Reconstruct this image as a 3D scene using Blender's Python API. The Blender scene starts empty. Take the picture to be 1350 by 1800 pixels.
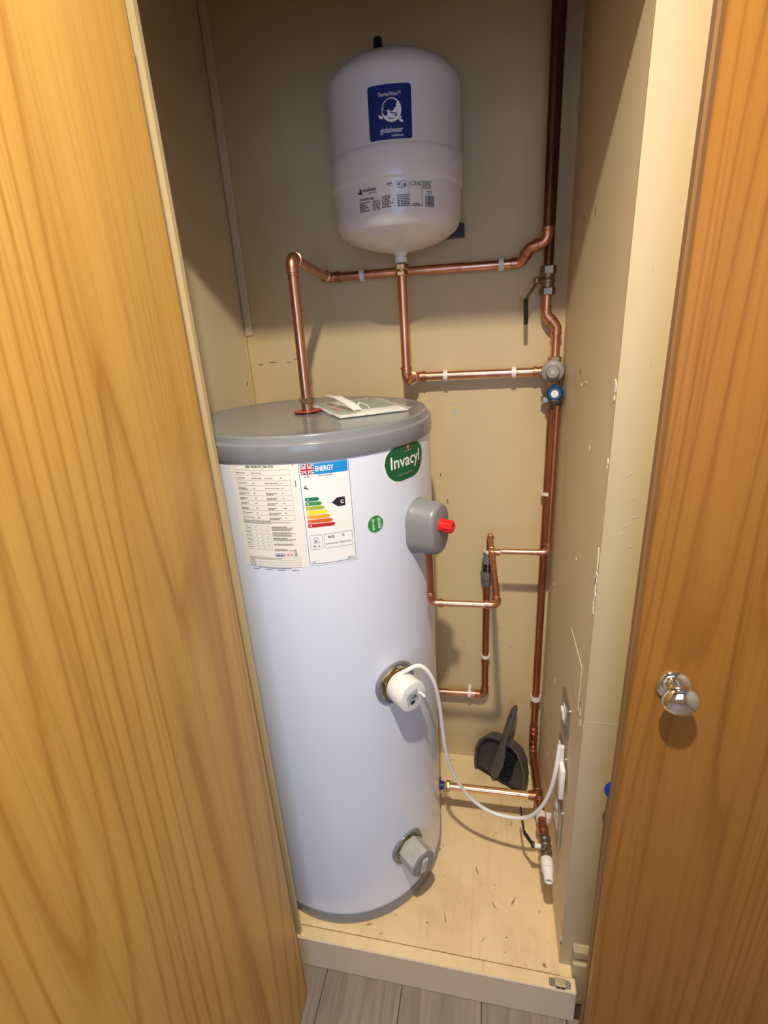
import bpy, bmesh, math, random
from mathutils import Vector, Matrix

random.seed(7)
S = bpy.context.scene
COL = S.collection
PI = math.pi

# ------------------------------------------------------------------ camera
cam_d = bpy.data.cameras.new('camera')
cam = bpy.data.objects.new('camera', cam_d)
COL.objects.link(cam)
cam_d.sensor_fit = 'VERTICAL'
cam_d.sensor_height = 24.0
cam_d.lens = 875.85 / 1800.0 * 24.0
cam_d.clip_start = 0.01
yaw, pitch, roll = -0.2228, 0.3520, 0.0619
fwd = Vector((math.sin(yaw) * math.cos(pitch), math.cos(yaw) * math.cos(pitch), -math.sin(pitch)))
rgt = Vector((math.cos(yaw), -math.sin(yaw), 0.0))
dwn = fwd.cross(rgt)
r2 = rgt * math.cos(roll) + dwn * math.sin(roll)
d2 = dwn * math.cos(roll) - rgt * math.sin(roll)
cm = Matrix((( r2.x, -d2.x, -fwd.x), (r2.y, -d2.y, -fwd.y), (r2.z, -d2.z, -fwd.z))).to_4x4()
cm.translation = Vector((0, 0, 1.609))
cam.matrix_world = cm
S.camera = cam

# ------------------------------------------------------------------ world, lights, exposure
S.view_settings.view_transform = 'Standard'
S.view_settings.look = 'None'
S.view_settings.gamma = 1.0
S.view_settings.use_curve_mapping = False
S.view_settings.exposure = 0.0

world = bpy.data.worlds.new('world')
S.world = world
world.use_nodes = True
bg = world.node_tree.nodes['Background']
bg.inputs[0].default_value = (0.62, 0.78, 1.0, 1)
bg.inputs[1].default_value = 0.5

LAMP = Vector((-0.03, 0.03, 2.555))       # ceiling lamp above the viewer
def add_light(name, kind, loc, energy, color, **kw):
    d = bpy.data.lights.new(name, kind)
    d.energy = energy
    d.color = color
    o = bpy.data.objects.new(name, d)
    o.location = loc
    rot = kw.pop('rot', None)
    if rot: o.rotation_euler = rot
    for k, v in kw.items(): setattr(d, k, v)
    COL.objects.link(o)
    return o
add_light('ceiling_lamp_light', 'SPOT', LAMP, 158.0, (1.0, 0.89, 0.72), shadow_soft_size=0.026, spot_size=math.radians(170), spot_blend=1.0)   # downlight: strongest straight down
# daylight entering by the window behind the viewer
add_light('window_daylight', 'AREA', (0.25, -1.78, 1.45), 21.0, (0.36, 0.57, 1.0),
          shape='RECTANGLE', size=1.1, size_y=1.3, rot=(PI / 2, 0, 0))

# ------------------------------------------------------------------ materials
MATS = {}
def newmat(name):
    m = bpy.data.materials.new(name)
    m.use_nodes = True
    MATS[name] = m
    nt = m.node_tree
    return m, nt, nt.nodes['Principled BSDF']
def N(nt, t, **kw):
    n = nt.nodes.new(t)
    for k, v in kw.items(): setattr(n, k, v)
    return n
def plain(name, col, rough=0.5, metal=0.0, spec=0.5, emit=None, vary=0.0, scale=30, bump=0.0, coat=0.0):
    m, nt, b = newmat(name)
    b.inputs['Base Color'].default_value = (*col, 1)
    b.inputs['Roughness'].default_value = rough
    b.inputs['Metallic'].default_value = metal
    b.inputs['Specular IOR Level'].default_value = spec
    b.inputs['Coat Weight'].default_value = coat
    if emit:
        b.inputs['Emission Color'].default_value = (*emit[0], 1)
        b.inputs['Emission Strength'].default_value = emit[1]
    if vary or bump:
        tc = N(nt, 'ShaderNodeTexCoord'); no = N(nt, 'ShaderNodeTexNoise')
        no.inputs['Scale'].default_value = scale; no.inputs['Detail'].default_value = 5
        nt.links.new(tc.outputs['Object'], no.inputs['Vector'])
        if vary:
            mx = N(nt, 'ShaderNodeMix', data_type='RGBA')
            mx.inputs['A'].default_value = (*[c * (1 - vary) for c in col], 1)
            mx.inputs['B'].default_value = (*[min(1, c * (1 + vary)) for c in col], 1)
            nt.links.new(no.outputs['Fac'], mx.inputs['Factor'])
            nt.links.new(mx.outputs['Result'], b.inputs['Base Color'])
        if bump:
            bp = N(nt, 'ShaderNodeBump'); bp.inputs['Strength'].default_value = bump
            bp.inputs['Distance'].default_value = 0.002
            nt.links.new(no.outputs['Fac'], bp.inputs['Height'])
            nt.links.new(bp.outputs['Normal'], b.inputs['Normal'])
    return m
def mapped(nt, scale, coord='Object', loc=(0, 0, 0)):
    tc = N(nt, 'ShaderNodeTexCoord'); mp = N(nt, 'ShaderNodeMapping')
    mp.inputs['Scale'].default_value = scale
    mp.inputs['Location'].default_value = loc
    nt.links.new(tc.outputs[coord], mp.inputs['Vector'])
    return mp.outputs['Vector']
def noise(nt, vec, scale=1.0, detail=4, rough=0.5, dist=0.0):
    n = N(nt, 'ShaderNodeTexNoise')
    n.inputs['Scale'].default_value = scale
    n.inputs['Detail'].default_value = detail
    n.inputs['Roughness'].default_value = rough
    n.inputs['Distortion'].default_value = dist
    nt.links.new(vec, n.inputs['Vector'])
    return n.outputs['Fac']
def ramp(nt, fac, stops):
    r = N(nt, 'ShaderNodeValToRGB')
    els = r.color_ramp.elements
    while len(els) < len(stops): els.new(0.5)
    for e, (p, c) in zip(els, stops):
        e.position = p
        e.color = (*c, 1) if len(c) == 3 else c
    nt.links.new(fac, r.inputs['Fac'])
    return r.outputs['Color']
def math_(nt, op, a, b=None, c=None):
    n = N(nt, 'ShaderNodeMath', operation=op)
    for i, v in enumerate((a, b, c)):
        if v is None: continue
        if isinstance(v, (int, float)): n.inputs[i].default_value = v
        else: nt.links.new(v, n.inputs[i])
    return n.outputs[0]
def mix(nt, fac, a, b, mode='MIX'):
    n = N(nt, 'ShaderNodeMix', data_type='RGBA', blend_type=mode)
    for k, v in (('Factor', fac), ('A', a), ('B', b)):
        if isinstance(v, (int, float)): n.inputs[k].default_value = v
        elif isinstance(v, tuple): n.inputs[k].default_value = (*v, 1)
        else: nt.links.new(v, n.inputs[k])
    return n.outputs['Result']
def bumped(nt, b, h, strength, dist=0.001):
    bp = N(nt, 'ShaderNodeBump')
    bp.inputs['Strength'].default_value = strength
    bp.inputs['Distance'].default_value = dist
    nt.links.new(h, bp.inputs['Height'])
    nt.links.new(bp.outputs['Normal'], b.inputs['Normal'])

def wood(name, axis, light, mid, dark, freq, fine, rough=0.36, across=3.0, along=0.30):
    """veneer: contour lines of a stretched noise field plus fibre streaks; grain runs along z"""
    m, nt, b = newmat(name)
    v = mapped(nt, (across, across, along), loc=(1.7, 0.3, 0.2))
    n1 = noise(nt, v, 1.0, 2, 0.35, 0.25)
    lines = math_(nt, 'FRACT', math_(nt, 'MULTIPLY', n1, freq))
    col = ramp(nt, lines, [(0.0, mid), (0.18, light), (0.68, light), (0.92, dark), (1.0, mid)])
    vf = mapped(nt, (fine, fine, 2.6))
    f = noise(nt, vf, 1.0, 5, 0.6, 0.15)
    fc = ramp(nt, f, [(0.30, (0.76, 0.71, 0.62)), (0.48, (1, 1, 1))])
    c2 = mix(nt, 0.62, col, fc, 'MULTIPLY')
    vs_ = mapped(nt, (fine * 0.22, fine * 0.22, 0.8), loc=(9, 2, 5))
    f2 = noise(nt, vs_, 1.0, 3, 0.5, 0.3)
    c2 = mix(nt, 0.34, c2, ramp(nt, f2, [(0.35, (0.80, 0.74, 0.66)), (0.60, (1.06, 1.05, 1.03))]), 'MULTIPLY')
    nt.links.new(c2, b.inputs['Base Color'])
    b.inputs['Roughness'].default_value = rough
    b.inputs['Specular IOR Level'].default_value = 0.28
    bumped(nt, b, f, 0.10, 0.0005)
    return m
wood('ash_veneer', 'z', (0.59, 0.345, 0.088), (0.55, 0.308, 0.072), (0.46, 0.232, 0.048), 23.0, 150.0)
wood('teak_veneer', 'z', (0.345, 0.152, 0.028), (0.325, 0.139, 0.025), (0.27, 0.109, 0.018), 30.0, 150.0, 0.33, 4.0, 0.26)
wood('edge_wood', 'z', (0.28, 0.165, 0.070), (0.26, 0.145, 0.06), (0.21, 0.115, 0.045), 6.0, 90.0, 0.5)

def paint(name, col, rough=0.55, stain=0.25, sc=1.0):
    m, nt, b = newmat(name)
    v = mapped(nt, (2.6 * sc, 2.6 * sc, 1.3 * sc))
    n1 = noise(nt, v, 1.0, 4, 0.55, 0.3)
    c1 = ramp(nt, n1, [(0.30, tuple(c * (1 - stain * 0.5) for c in col)), (0.62, col)])
    v2 = mapped(nt, (34, 34, 20), loc=(3, 7, 2))
    n2 = noise(nt, v2, 1.0, 6, 0.7)
    spots = ramp(nt, n2, [(0.26, (0.55, 0.48, 0.38)), (0.33, (1, 1, 1))])
    c2 = mix(nt, 0.55, c1, spots, 'MULTIPLY')
    nt.links.new(c2, b.inputs['Base Color'])
    b.inputs['Roughness'].default_value = rough
    v3 = mapped(nt, (60, 60, 60))
    bumped(nt, b, noise(nt, v3, 1.0, 3), 0.12, 0.0015)
    return m
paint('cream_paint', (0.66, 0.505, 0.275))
paint('grey_cream_paint', (0.77, 0.645, 0.445))
paint('jamb_paint', (0.54, 0.430, 0.250), 0.5, 0.14)
paint('hall_paint', (0.46, 0.39, 0.29), 0.6, 0.05)
paint('kerb_paint', (0.74, 0.61, 0.44), 0.5, 0.25)

# painted, scuffed board of the cupboard floor
m, nt, b = newmat('floor_paint')
v = mapped(nt, (62, 5.0, 5)); n1 = noise(nt, v, 1.0, 5, 0.7, 0.5)
streak = ramp(nt, n1, [(0.26, (0.22, 0.15, 0.08)), (0.31, (0.86, 0.80, 0.70)), (0.46, (1, 1, 1))])
v = mapped(nt, (4, 4, 4), loc=(2, 5, 0)); n2 = noise(nt, v, 1.0, 5, 0.6, 0.6)
dirt = ramp(nt, n2, [(0.32, (0.62, 0.54, 0.42)), (0.52, (1, 1, 1))])
c = mix(nt, 0.70, (0.88, 0.67, 0.375), streak, 'MULTIPLY')
c = mix(nt, 0.5, c, dirt, 'MULTIPLY')
v = mapped(nt, (42, 42, 42)); n3 = noise(nt, v, 1.0, 3)
sp = ramp(nt, n3, [(0.24, (0.25, 0.2, 0.13)), (0.30, (1, 1, 1))])
c = mix(nt, 0.8, c, sp, 'MULTIPLY')
nt.links.new(c, b.inputs['Base Color']); b.inputs['Roughness'].default_value = 0.5
bumped(nt, b, n1, 0.15, 0.001)

# grey-brown laminate plank, grain along y
m, nt, b = newmat('laminate')
inf = N(nt, 'ShaderNodeObjectInfo')
tc = N(nt, 'ShaderNodeTexCoord')
add = N(nt, 'ShaderNodeVectorMath', operation='ADD')
mulr = N(nt, 'ShaderNodeVectorMath', operation='SCALE'); mulr.inputs['Scale'].default_value = 17.0
comb = N(nt, 'ShaderNodeCombineXYZ')
for i in range(3): nt.links.new(inf.outputs['Random'], comb.inputs[i])
nt.links.new(comb.outputs[0], mulr.inputs[0])
nt.links.new(tc.outputs['Object'], add.inputs[0]); nt.links.new(mulr.outputs[0], add.inputs[1])
mp = N(nt, 'ShaderNodeMapping'); mp.inputs['Scale'].default_value = (60, 3.2, 1)
nt.links.new(add.outputs[0], mp.inputs['Vector'])
g1 = noise(nt, mp.outputs['Vector'], 1.0, 6, 0.65, 0.3)
mp2 = N(nt, 'ShaderNodeMapping'); mp2.inputs['Scale'].default_value = (9, 1.1, 1)
nt.links.new(add.outputs[0], mp2.inputs['Vector'])
g2 = noise(nt, mp2.outputs['Vector'], 1.0, 4, 0.6, 0.8)
c = ramp(nt, g1, [(0.26, (0.18, 0.142, 0.112)), (0.5, (0.28, 0.232, 0.193)), (0.75, (0.35, 0.302, 0.262))])
c2 = ramp(nt, g2, [(0.3, (0.78, 0.76, 0.74)), (0.7, (1.08, 1.06, 1.05))])
c = mix(nt, 0.9, c, c2, 'MULTIPLY')
nt.links.new(c, b.inputs['Base Color']); b.inputs['Roughness'].default_value = 0.42
bumped(nt, b, g1, 0.12, 0.0006)

# copper and brass
def metal(name, c1, c2, rough, scale=26, r2=None):
    m, nt, b = newmat(name)
    v = mapped(nt, (scale, scale, scale * 0.35))
    n = noise(nt, v, 1.0, 5, 0.6, 0.4)
    nt.links.new(ramp(nt, n, [(0.34, c2), (0.60, c1)]), b.inputs['Base Color'])
    b.inputs['Metallic'].default_value = 1.0
    rr = N(nt, 'ShaderNodeMapRange')
    rr.inputs['To Min'].default_value = r2 or rough * 1.6
    rr.inputs['To Max'].default_value = rough
    nt.links.new(n, rr.inputs['Value']); nt.links.new(rr.outputs['Result'], b.inputs['Roughness'])
    return m
metal('copper', (0.80, 0.42, 0.27), (0.60, 0.27, 0.16), 0.24)
metal('copper_bright', (0.90, 0.58, 0.34), (0.78, 0.44, 0.24), 0.20)
metal('copper_dull', (0.50, 0.215, 0.115), (0.36, 0.14, 0.07), 0.30)
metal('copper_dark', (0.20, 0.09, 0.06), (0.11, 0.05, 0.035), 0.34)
metal('copper_fitting', (0.70, 0.35, 0.22), (0.45, 0.19, 0.11), 0.27)
metal('brass', (0.56, 0.42, 0.24), (0.36, 0.25, 0.14), 0.28)
metal('brass_yellow', (0.72, 0.52, 0.20), (0.5, 0.34, 0.12), 0.25)
metal('nickel', (0.50, 0.45, 0.38), (0.30, 0.26, 0.21), 0.24)
metal('brass_dull', (0.34, 0.27, 0.18), (0.20, 0.15, 0.09), 0.30)
metal('steel_plate', (0.55, 0.55, 0.53), (0.42, 0.42, 0.41), 0.28)
plain('chrome', (0.88, 0.87, 0.86), 0.04, 1.0)

plain('cylinder_white', (0.72, 0.775, 0.895), 0.28, vary=0.015, scale=4, coat=0.2)
plain('cylinder_grey', (0.215, 0.225, 0.24), 0.18, vary=0.03, scale=8)
plain('cover_grey', (0.225, 0.23, 0.235), 0.34, vary=0.04, scale=20)
plain('cap_silver', (0.46, 0.45, 0.42), 0.45, vary=0.15, scale=40)
plain('cap_dark', (0.21, 0.215, 0.225), 0.42)
plain('cap_white', (0.86, 0.84, 0.80), 0.35)
plain('vessel_white', (0.76, 0.72, 0.68), 0.30, coat=0.15)
plain('clip_white', (0.80, 0.76, 0.69), 0.45)
plain('cable_white', (0.84, 0.82, 0.79), 0.38)
plain('plastic_white', (0.86, 0.84, 0.80), 0.3)
plain('red_plastic', (0.70, 0.018, 0.018), 0.32)
plain('red_washer', (0.42, 0.035, 0.022), 0.45)
plain('blue_plastic', (0.010, 0.055, 0.15), 0.3)
plain('blue_bright', (0.010, 0.03, 0.30), 0.4)
plain('blue_flange', (0.02, 0.03, 0.16), 0.4)
plain('black_plastic', (0.014, 0.013, 0.013), 0.38)
plain('valve_grey', (0.30, 0.29, 0.27), 0.42)
plain('tundish_grey', (0.135, 0.135, 0.13), 0.4)
plain('pan_grey', (0.050, 0.047, 0.043), 0.42, vary=0.12, scale=25)
plain('pan_light', (0.075, 0.071, 0.065), 0.42, vary=0.08, scale=25)
plain('bristle_black', (0.008, 0.008, 0.008), 0.7)
plain('brown_wood', (0.16, 0.075, 0.03), 0.5, vary=0.2, scale=40)
plain('paper_white', (0.84, 0.835, 0.83), 0.45)
plain('paper_cream', (0.82, 0.79, 0.72), 0.5)
plain('ink_black', (0.012, 0.012, 0.014), 0.5)
plain('ink_grey', (0.16, 0.15, 0.14), 0.5)
plain('ink_line', (0.28, 0.27, 0.25), 0.5)
plain('ink_white', (0.85, 0.85, 0.85), 0.5)
plain('ink_navy', (0.006, 0.026, 0.16), 0.3)
plain('ink_sky', (0.010, 0.26, 0.68), 0.4)
plain('ink_frame', (0.06, 0.20, 0.36), 0.4)
plain('ink_flagblue', (0.010, 0.018, 0.10), 0.5)
plain('ink_flagred', (0.55, 0.02, 0.03), 0.5)
plain('ink_linkblue', (0.04, 0.14, 0.42), 0.5)
plain('ink_pink', (0.75, 0.22, 0.18), 0.5)
plain('ink_green', (0.004, 0.105, 0.040), 0.35)
plain('ink_leaf', (0.03, 0.27, 0.055), 0.35)
for i, c in enumerate([(0.0, 0.19, 0.06), (0.05, 0.29, 0.07), (0.36, 0.46, 0.03), (0.88, 0.74, 0.0), (0.80, 0.36, 0.01), (0.66, 0.12, 0.01), (0.52, 0.012, 0.006)]):
    plain('ink_band%d' % i, c, 0.4)
plain('crack_dark', (0.05, 0.035, 0.02), 0.8)
plain('scuff_brown', (0.34, 0.235, 0.11), 0.7)
plain('plaster_white', (0.82, 0.77, 0.68), 0.8, bump=0.4, scale=90)
plain('plaster_patch', (0.52, 0.46, 0.37), 0.6)
plain('booklet_green', (0.10, 0.22, 0.15), 0.35)
plain('booklet_red', (0.45, 0.05, 0.06), 0.4)
plain('lamp_glass', (0.9, 0.9, 0.9), 0.3, emit=((1.0, 0.86, 0.66), 6.0))
m = plain('clear_film', (0.95, 0.97, 0.96), 0.08, spec=0.6)
m.node_tree.nodes['Principled BSDF'].inputs['Transmission Weight'].default_value = 0.0
m.node_tree.nodes['Principled BSDF'].inputs['Alpha'].default_value = 0.32
m = plain('window_glass', (1, 1, 1), 0.0)
m.node_tree.nodes['Principled BSDF'].inputs['Transmission Weight'].default_value = 1.0

# ------------------------------------------------------------------ mesh helpers
def V(*a): return Vector(a)
class MB:
    def __init__(self):
        self.v = []; self.f = []; self.m = []; self.mats = []
    def mi(self, mat):
        if mat not in self.mats: self.mats.append(mat)
        return self.mats.index(mat)
    def add(self, verts, faces, mat):
        o = len(self.v); k = self.mi(mat)
        self.v += [Vector(p) for p in verts]
        for f in faces:
            self.f.append([i + o for i in f]); self.m.append(k)
        return self
    def bm(self, bm, mat, M=None):
        bm.verts.ensure_lookup_table()
        for i, vv in enumerate(bm.verts): vv.index = i
        vs = [(M @ vv.co if M else vv.co.copy()) for vv in bm.verts]
        self.add(vs, [[x.index for x in f.verts] for f in bm.faces], mat)
        bm.free()
        return self
    def box(self, lo, hi, mat, bev=0.0, seg=2, M=None):
        b = bmesh.new()
        bmesh.ops.create_cube(b, size=1.0)
        c = [(lo[i] + hi[i]) / 2 for i in range(3)]; s = [hi[i] - lo[i] for i in range(3)]
        for vv in b.verts: vv.co = Vector((c[0] + vv.co.x * s[0], c[1] + vv.co.y * s[1], c[2] + vv.co.z * s[2]))
        if bev > 0:
            bmesh.ops.bevel(b, geom=list(b.edges), offset=bev, segments=seg, profile=0.5, affect='EDGES')
        return self.bm(b, mat, M)
    def tube(self, pts, rad, mat, seg=18, cap=True, up=None):
        pts = [Vector(p) for p in pts]
        n = len(pts)
        rad = rad if isinstance(rad, (list, tuple)) else [rad] * n
        tan = []
        for i in range(n):
            a = pts[max(i - 1, 0)]; c = pts[min(i + 1, n - 1)]
            d = c - a
            tan.append(d.normalized() if d.length > 1e-9 else (tan[-1] if tan else Vector((0, 0, 1))))
        t0 = tan[0]
        u = up or (Vector((0, 0, 1)) if abs(t0.z) < 0.9 else Vector((1, 0, 0)))
        u = (u - t0 * u.dot(t0)).normalized()
        vs = []; fs = []
        for i in range(n):
            if i:
                q = tan[i - 1].rotation_difference(tan[i]); u = q @ u
                u = (u - tan[i] * u.dot(tan[i])).normalized()
            w = tan[i].cross(u)
            for k in range(seg):
                a = 2 * PI * k / seg
                vs.append(pts[i] + (u * math.cos(a) + w * math.sin(a)) * rad[i])
        for i in range(n - 1):
            for k in range(seg):
                k2 = (k + 1) % seg
                fs.append([i * seg + k, i * seg + k2, (i + 1) * seg + k2, (i + 1) * seg + k])
        if cap:
            fs.append(list(range(seg))[::-1]); fs.append([(n - 1) * seg + k for k in range(seg)])
        return self.add(vs, fs, mat)
    def lathe(self, prof, mat, M=None, seg=48, a0=0.0):
        """profile of (r, h) about local z"""
        vs = []; fs = []; M = M or Matrix()
        rows = []
        for r, h in prof:
            if r < 1e-6:
                rows.append([len(vs)]); vs.append(M @ Vector((0, 0, h)))
            else:
                row = []
                for k in range(seg):
                    a = a0 + 2 * PI * k / seg
                    row.append(len(vs)); vs.append(M @ Vector((r * math.cos(a), r * math.sin(a), h)))
                rows.append(row)
        for A, B in zip(rows, rows[1:]):
            for k in range(seg):
                k2 = (k + 1) % seg
                if len(A) == 1 and len(B) == 1: continue
                if len(A) == 1: fs.append([A[0], B[k2], B[k]][::-1])
                elif len(B) == 1: fs.append([A[k], A[k2], B[0]])
                else: fs.append([A[k], A[k2], B[k2], B[k]])
        for row, flip in ((rows[0], True), (rows[-1], False)):
            if len(row) > 1: fs.append(row[::-1] if flip else row)
        return self.add(vs, fs, mat)
    def extrude(self, poly, h0, h1, mat, M=None):
        """prism of a 2-D polygon between two heights"""
        M = M or Matrix(); n = len(poly)
        vs = [M @ Vector((x, y, h0)) for x, y in poly] + [M @ Vector((x, y, h1)) for x, y in poly]
        fs = [list(range(n))[::-1], [n + i for i in range(n)]]
        for i in range(n):
            j = (i + 1) % n
            fs.append([i, j, n + j, n + i])
        return self.add(vs, fs, mat)
    def build(self, name, parent=None, smooth=35.0, origin=None):
        c = Vector(origin) if origin is not None else sum(self.v, Vector()) / max(1, len(self.v))
        me = bpy.data.meshes.new(name)
        me.from_pydata([tuple(p - c) for p in self.v], [], self.f)
        for k in self.mats: me.materials.append(MATS[k])
        me.polygons.foreach_set('material_index', self.m)
        if smooth:
            me.polygons.foreach_set('use_smooth', [True] * len(me.polygons))
            me.update()
            me.set_sharp_from_angle(angle=math.radians(smooth))
        me.update()
        o = bpy.data.objects.new(name, me)
        COL.objects.link(o)
        if parent is not None:
            o.parent = parent
            o.location = c - wloc(parent)
        else:
            o.location = c
        return o
def wloc(o):
    p = Vector(o.location)
    while o.parent is not None:
        o = o.parent; p += Vector(o.location)
    return p
def frame(origin, z, x=None):
    z = Vector(z).normalized()
    x = Vector(x) if x is not None else (Vector((0, 0, 1)) if abs(z.z) < 0.9 else Vector((1, 0, 0)))
    x = (x - z * x.dot(z)).normalized()
    y = z.cross(x)
    M = Matrix(((x.x, y.x, z.x), (x.y, y.y, z.y), (x.z, y.z, z.z))).to_4x4()
    M.translation = Vector(origin)
    return M
def thing(name, label, cat, loc, group=None):
    o = bpy.data.objects.new(name, None)
    o.empty_display_size = 0.05
    o.location = loc
    COL.objects.link(o)
    o['label'] = label; o['category'] = cat
    if group: o['group'] = group
    return o
def tag(o, label, cat, group=None):
    o['label'] = label; o['category'] = cat
    if group: o['group'] = group
    return o
def struct(o, label=None):
    o['kind'] = 'structure'
    if label: o['label'] = label
    return o

# flat print: 2-D pieces that are laid on a curved or flat surface
_tc = {}
def text2d(s, bold=0.0):
    key = (s, bold)
    if key in _tc: return _tc[key]
    cu = bpy.data.curves.new('print', 'FONT')
    cu.body = s; cu.size = 1.0; cu.offset = bold; cu.resolution_u = 3
    ob = bpy.data.objects.new('print', cu)
    COL.objects.link(ob)
    bpy.context.view_layer.update()
    me = bpy.data.meshes.new_from_object(ob)
    vs = [(p.co.x, p.co.y) for p in me.vertices]
    fs = [list(p.vertices) for p in me.polygons]
    bpy.data.objects.remove(ob); bpy.data.meshes.remove(me); bpy.data.curves.remove(cu)
    _tc[key] = (vs, fs)
    return vs, fs
class Sheet:
    def __init__(self): self.items = []
    def poly(self, pts, mat, layer=1):
        self.items.append((list(pts), [list(range(len(pts)))], mat, layer)); return self
    def rect(self, u0, v0, u1, v1, mat, layer=1):
        n = max(1, int(math.ceil(abs(u1 - u0) / 0.007)))
        vs = []; fs = []
        for i in range(n + 1):
            u = u0 + (u1 - u0) * i / n
            vs += [(u, v0), (u, v1)]
        for i in range(n): fs.append([2 * i, 2 * i + 2, 2 * i + 3, 2 * i + 1])
        self.items.append((vs, fs, mat, layer)); return self
    def fan(self, c, pts, mat, layer=1):
        vs = [c] + list(pts); n = len(pts)
        self.items.append((vs, [[0, i + 1, (i + 1) % n + 1] for i in range(n)], mat, layer)); return self
    def ellipse(self, cu, cv, ru, rv, mat, layer=1, n=36, rot=0):
        pts = []
        for i in range(n):
            a = 2 * PI * i / n
            x, y = ru * math.cos(a), rv * math.sin(a)
            pts.append((cu + x * math.cos(rot) - y * math.sin(rot), cv + x * math.sin(rot) + y * math.cos(rot)))
        return self.fan((cu, cv), pts, mat, layer)
    def rring(self, u0, v0, u1, v1, rad, w, mat, layer=1):
        """rounded rectangular outline of line width w"""
        o = rrect(u0, v0, u1, v1, rad); i_ = rrect(u0 + w, v0 + w, u1 - w, v1 - w, max(rad - w, 0.0003))
        n = len(o)
        self.items.append((o + i_, [[k, (k + 1) % n, n + (k + 1) % n, n + k] for k in range(n)], mat, layer)); return self
    def rrect(self, u0, v0, u1, v1, rad, mat, layer=1):
        """filled rounded rectangle built of upright strips"""
        xs = sorted(set([u0 + rad * (1 - math.cos(k * PI / 12)) for k in range(7)] + [u1 - rad * (1 - math.cos(k * PI / 12)) for k in range(7)] +
                        [u0 + rad + (u1 - u0 - 2 * rad) * k / 14 for k in range(15)]))
        vs = []; fs = []
        for x in xs:
            d = 0
            if x < u0 + rad: d = rad - math.sqrt(max(0, rad * rad - (u0 + rad - x) ** 2))
            elif x > u1 - rad: d = rad - math.sqrt(max(0, rad * rad - (x - u1 + rad) ** 2))
            vs += [(x, v0 + d), (x, v1 - d)]
        for k in range(len(xs) - 1): fs.append([2 * k, 2 * k + 2, 2 * k + 3, 2 * k + 1])
        self.items.append((vs, fs, mat, layer)); return self
    def text(self, s, u, v, h, mat, layer=2, bold=0.0, width=None, align='L', rot=0.0):
        vs, fs = text2d(s, bold)
        x0 = min(p[0] for p in vs); x1 = max(p[0] for p in vs)
        k = h / 0.72
        kx = k if width is None else width / (x1 - x0)
        w = (x1 - x0) * kx
        du = {'L': 0, 'C': -w / 2, 'R': -w}[align]
        ca, sa = math.cos(rot), math.sin(rot)
        out = []
        for x, y in vs:
            X = (x - x0) * kx + du; Y = y * k
            out.append((u + X * ca - Y * sa, v + X * sa + Y * ca))
        self.items.append((out, fs, mat, layer)); return self
    def scribble(self, u0, u1, v, h, mat='ink_grey', layer=2, word=0.006):
        """a line of print too small to read"""
        u = u0
        while u < u1 - 0.0008:
            w = min(word * random.uniform(0.35, 1.0), u1 - u)
            self.items.append(([(u, v), (u + w, v), (u + w, v + h), (u, v + h)], [[0, 1, 2, 3]], mat, layer))
            u += w + h * 0.7
        return self
    def wrap(self, c, R, a0, z0, step=0.00035):
        mb = MB()
        for vs, fs, mat, layer in self.items:
            vs, fs = slice_u(vs, fs)
            r = R + step * layer
            pts = [(c[0] + r * math.cos(a0 + u / R), c[1] + r * math.sin(a0 + u / R), z0 + v) for u, v in vs]
            mb.add(pts, fs, mat)
        return mb
    def flat(self, M, step=0.0004):
        mb = MB()
        for vs, fs, mat, layer in self.items:
            mb.add([M @ Vector((u, v, step * layer)) for u, v in vs], fs, mat)
        return mb
def slice_u(vs, fs, du=0.006):
    if max(max(vs[i][0] for i in f) - min(vs[i][0] for i in f) for f in fs) < 0.009: return vs, fs
    b = bmesh.new()
    bv_ = [b.verts.new((x, y, 0)) for x, y in vs]
    for f in fs:
        try: b.faces.new([bv_[i] for i in f])
        except ValueError: pass
    u0 = min(x for x, y in vs); u1 = max(x for x, y in vs)
    n = int((u1 - u0) / du) + 1
    for k in range(1, n):
        bmesh.ops.bisect_plane(b, geom=list(b.verts) + list(b.edges) + list(b.faces), plane_co=(u0 + (u1 - u0) * k / n, 0, 0), plane_no=(1, 0, 0))
    b.verts.ensure_lookup_table()
    for i, v in enumerate(b.verts): v.index = i
    o = [(v.co.x, v.co.y) for v in b.verts], [[v.index for v in f.verts] for f in b.faces]
    b.free()
    return o
def rrect(u0, v0, u1, v1, r, n=5):
    pts = []
    for cx, cy, a in ((u1 - r, v0 + r, -PI / 2), (u1 - r, v1 - r, 0), (u0 + r, v1 - r, PI / 2), (u0 + r, v0 + r, PI)):
        for k in range(n + 1):
            t = a + PI / 2 * k / n
            pts.append((cx + r * math.cos(t), cy + r * math.sin(t)))
    return pts

# ------------------------------------------------------------------ the setting
XL, XR, YB, YF = -0.707, 0.179, 1.4325, 0.775       # cupboard: left wall, right wall, back wall, front
ZC, ZF, ZL = 2.62, 0.113, 2.055                      # ceiling, cupboard floor, door head
HX0, HX1, HY0 = -1.15, 1.25, -1.7                   # hall

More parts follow.
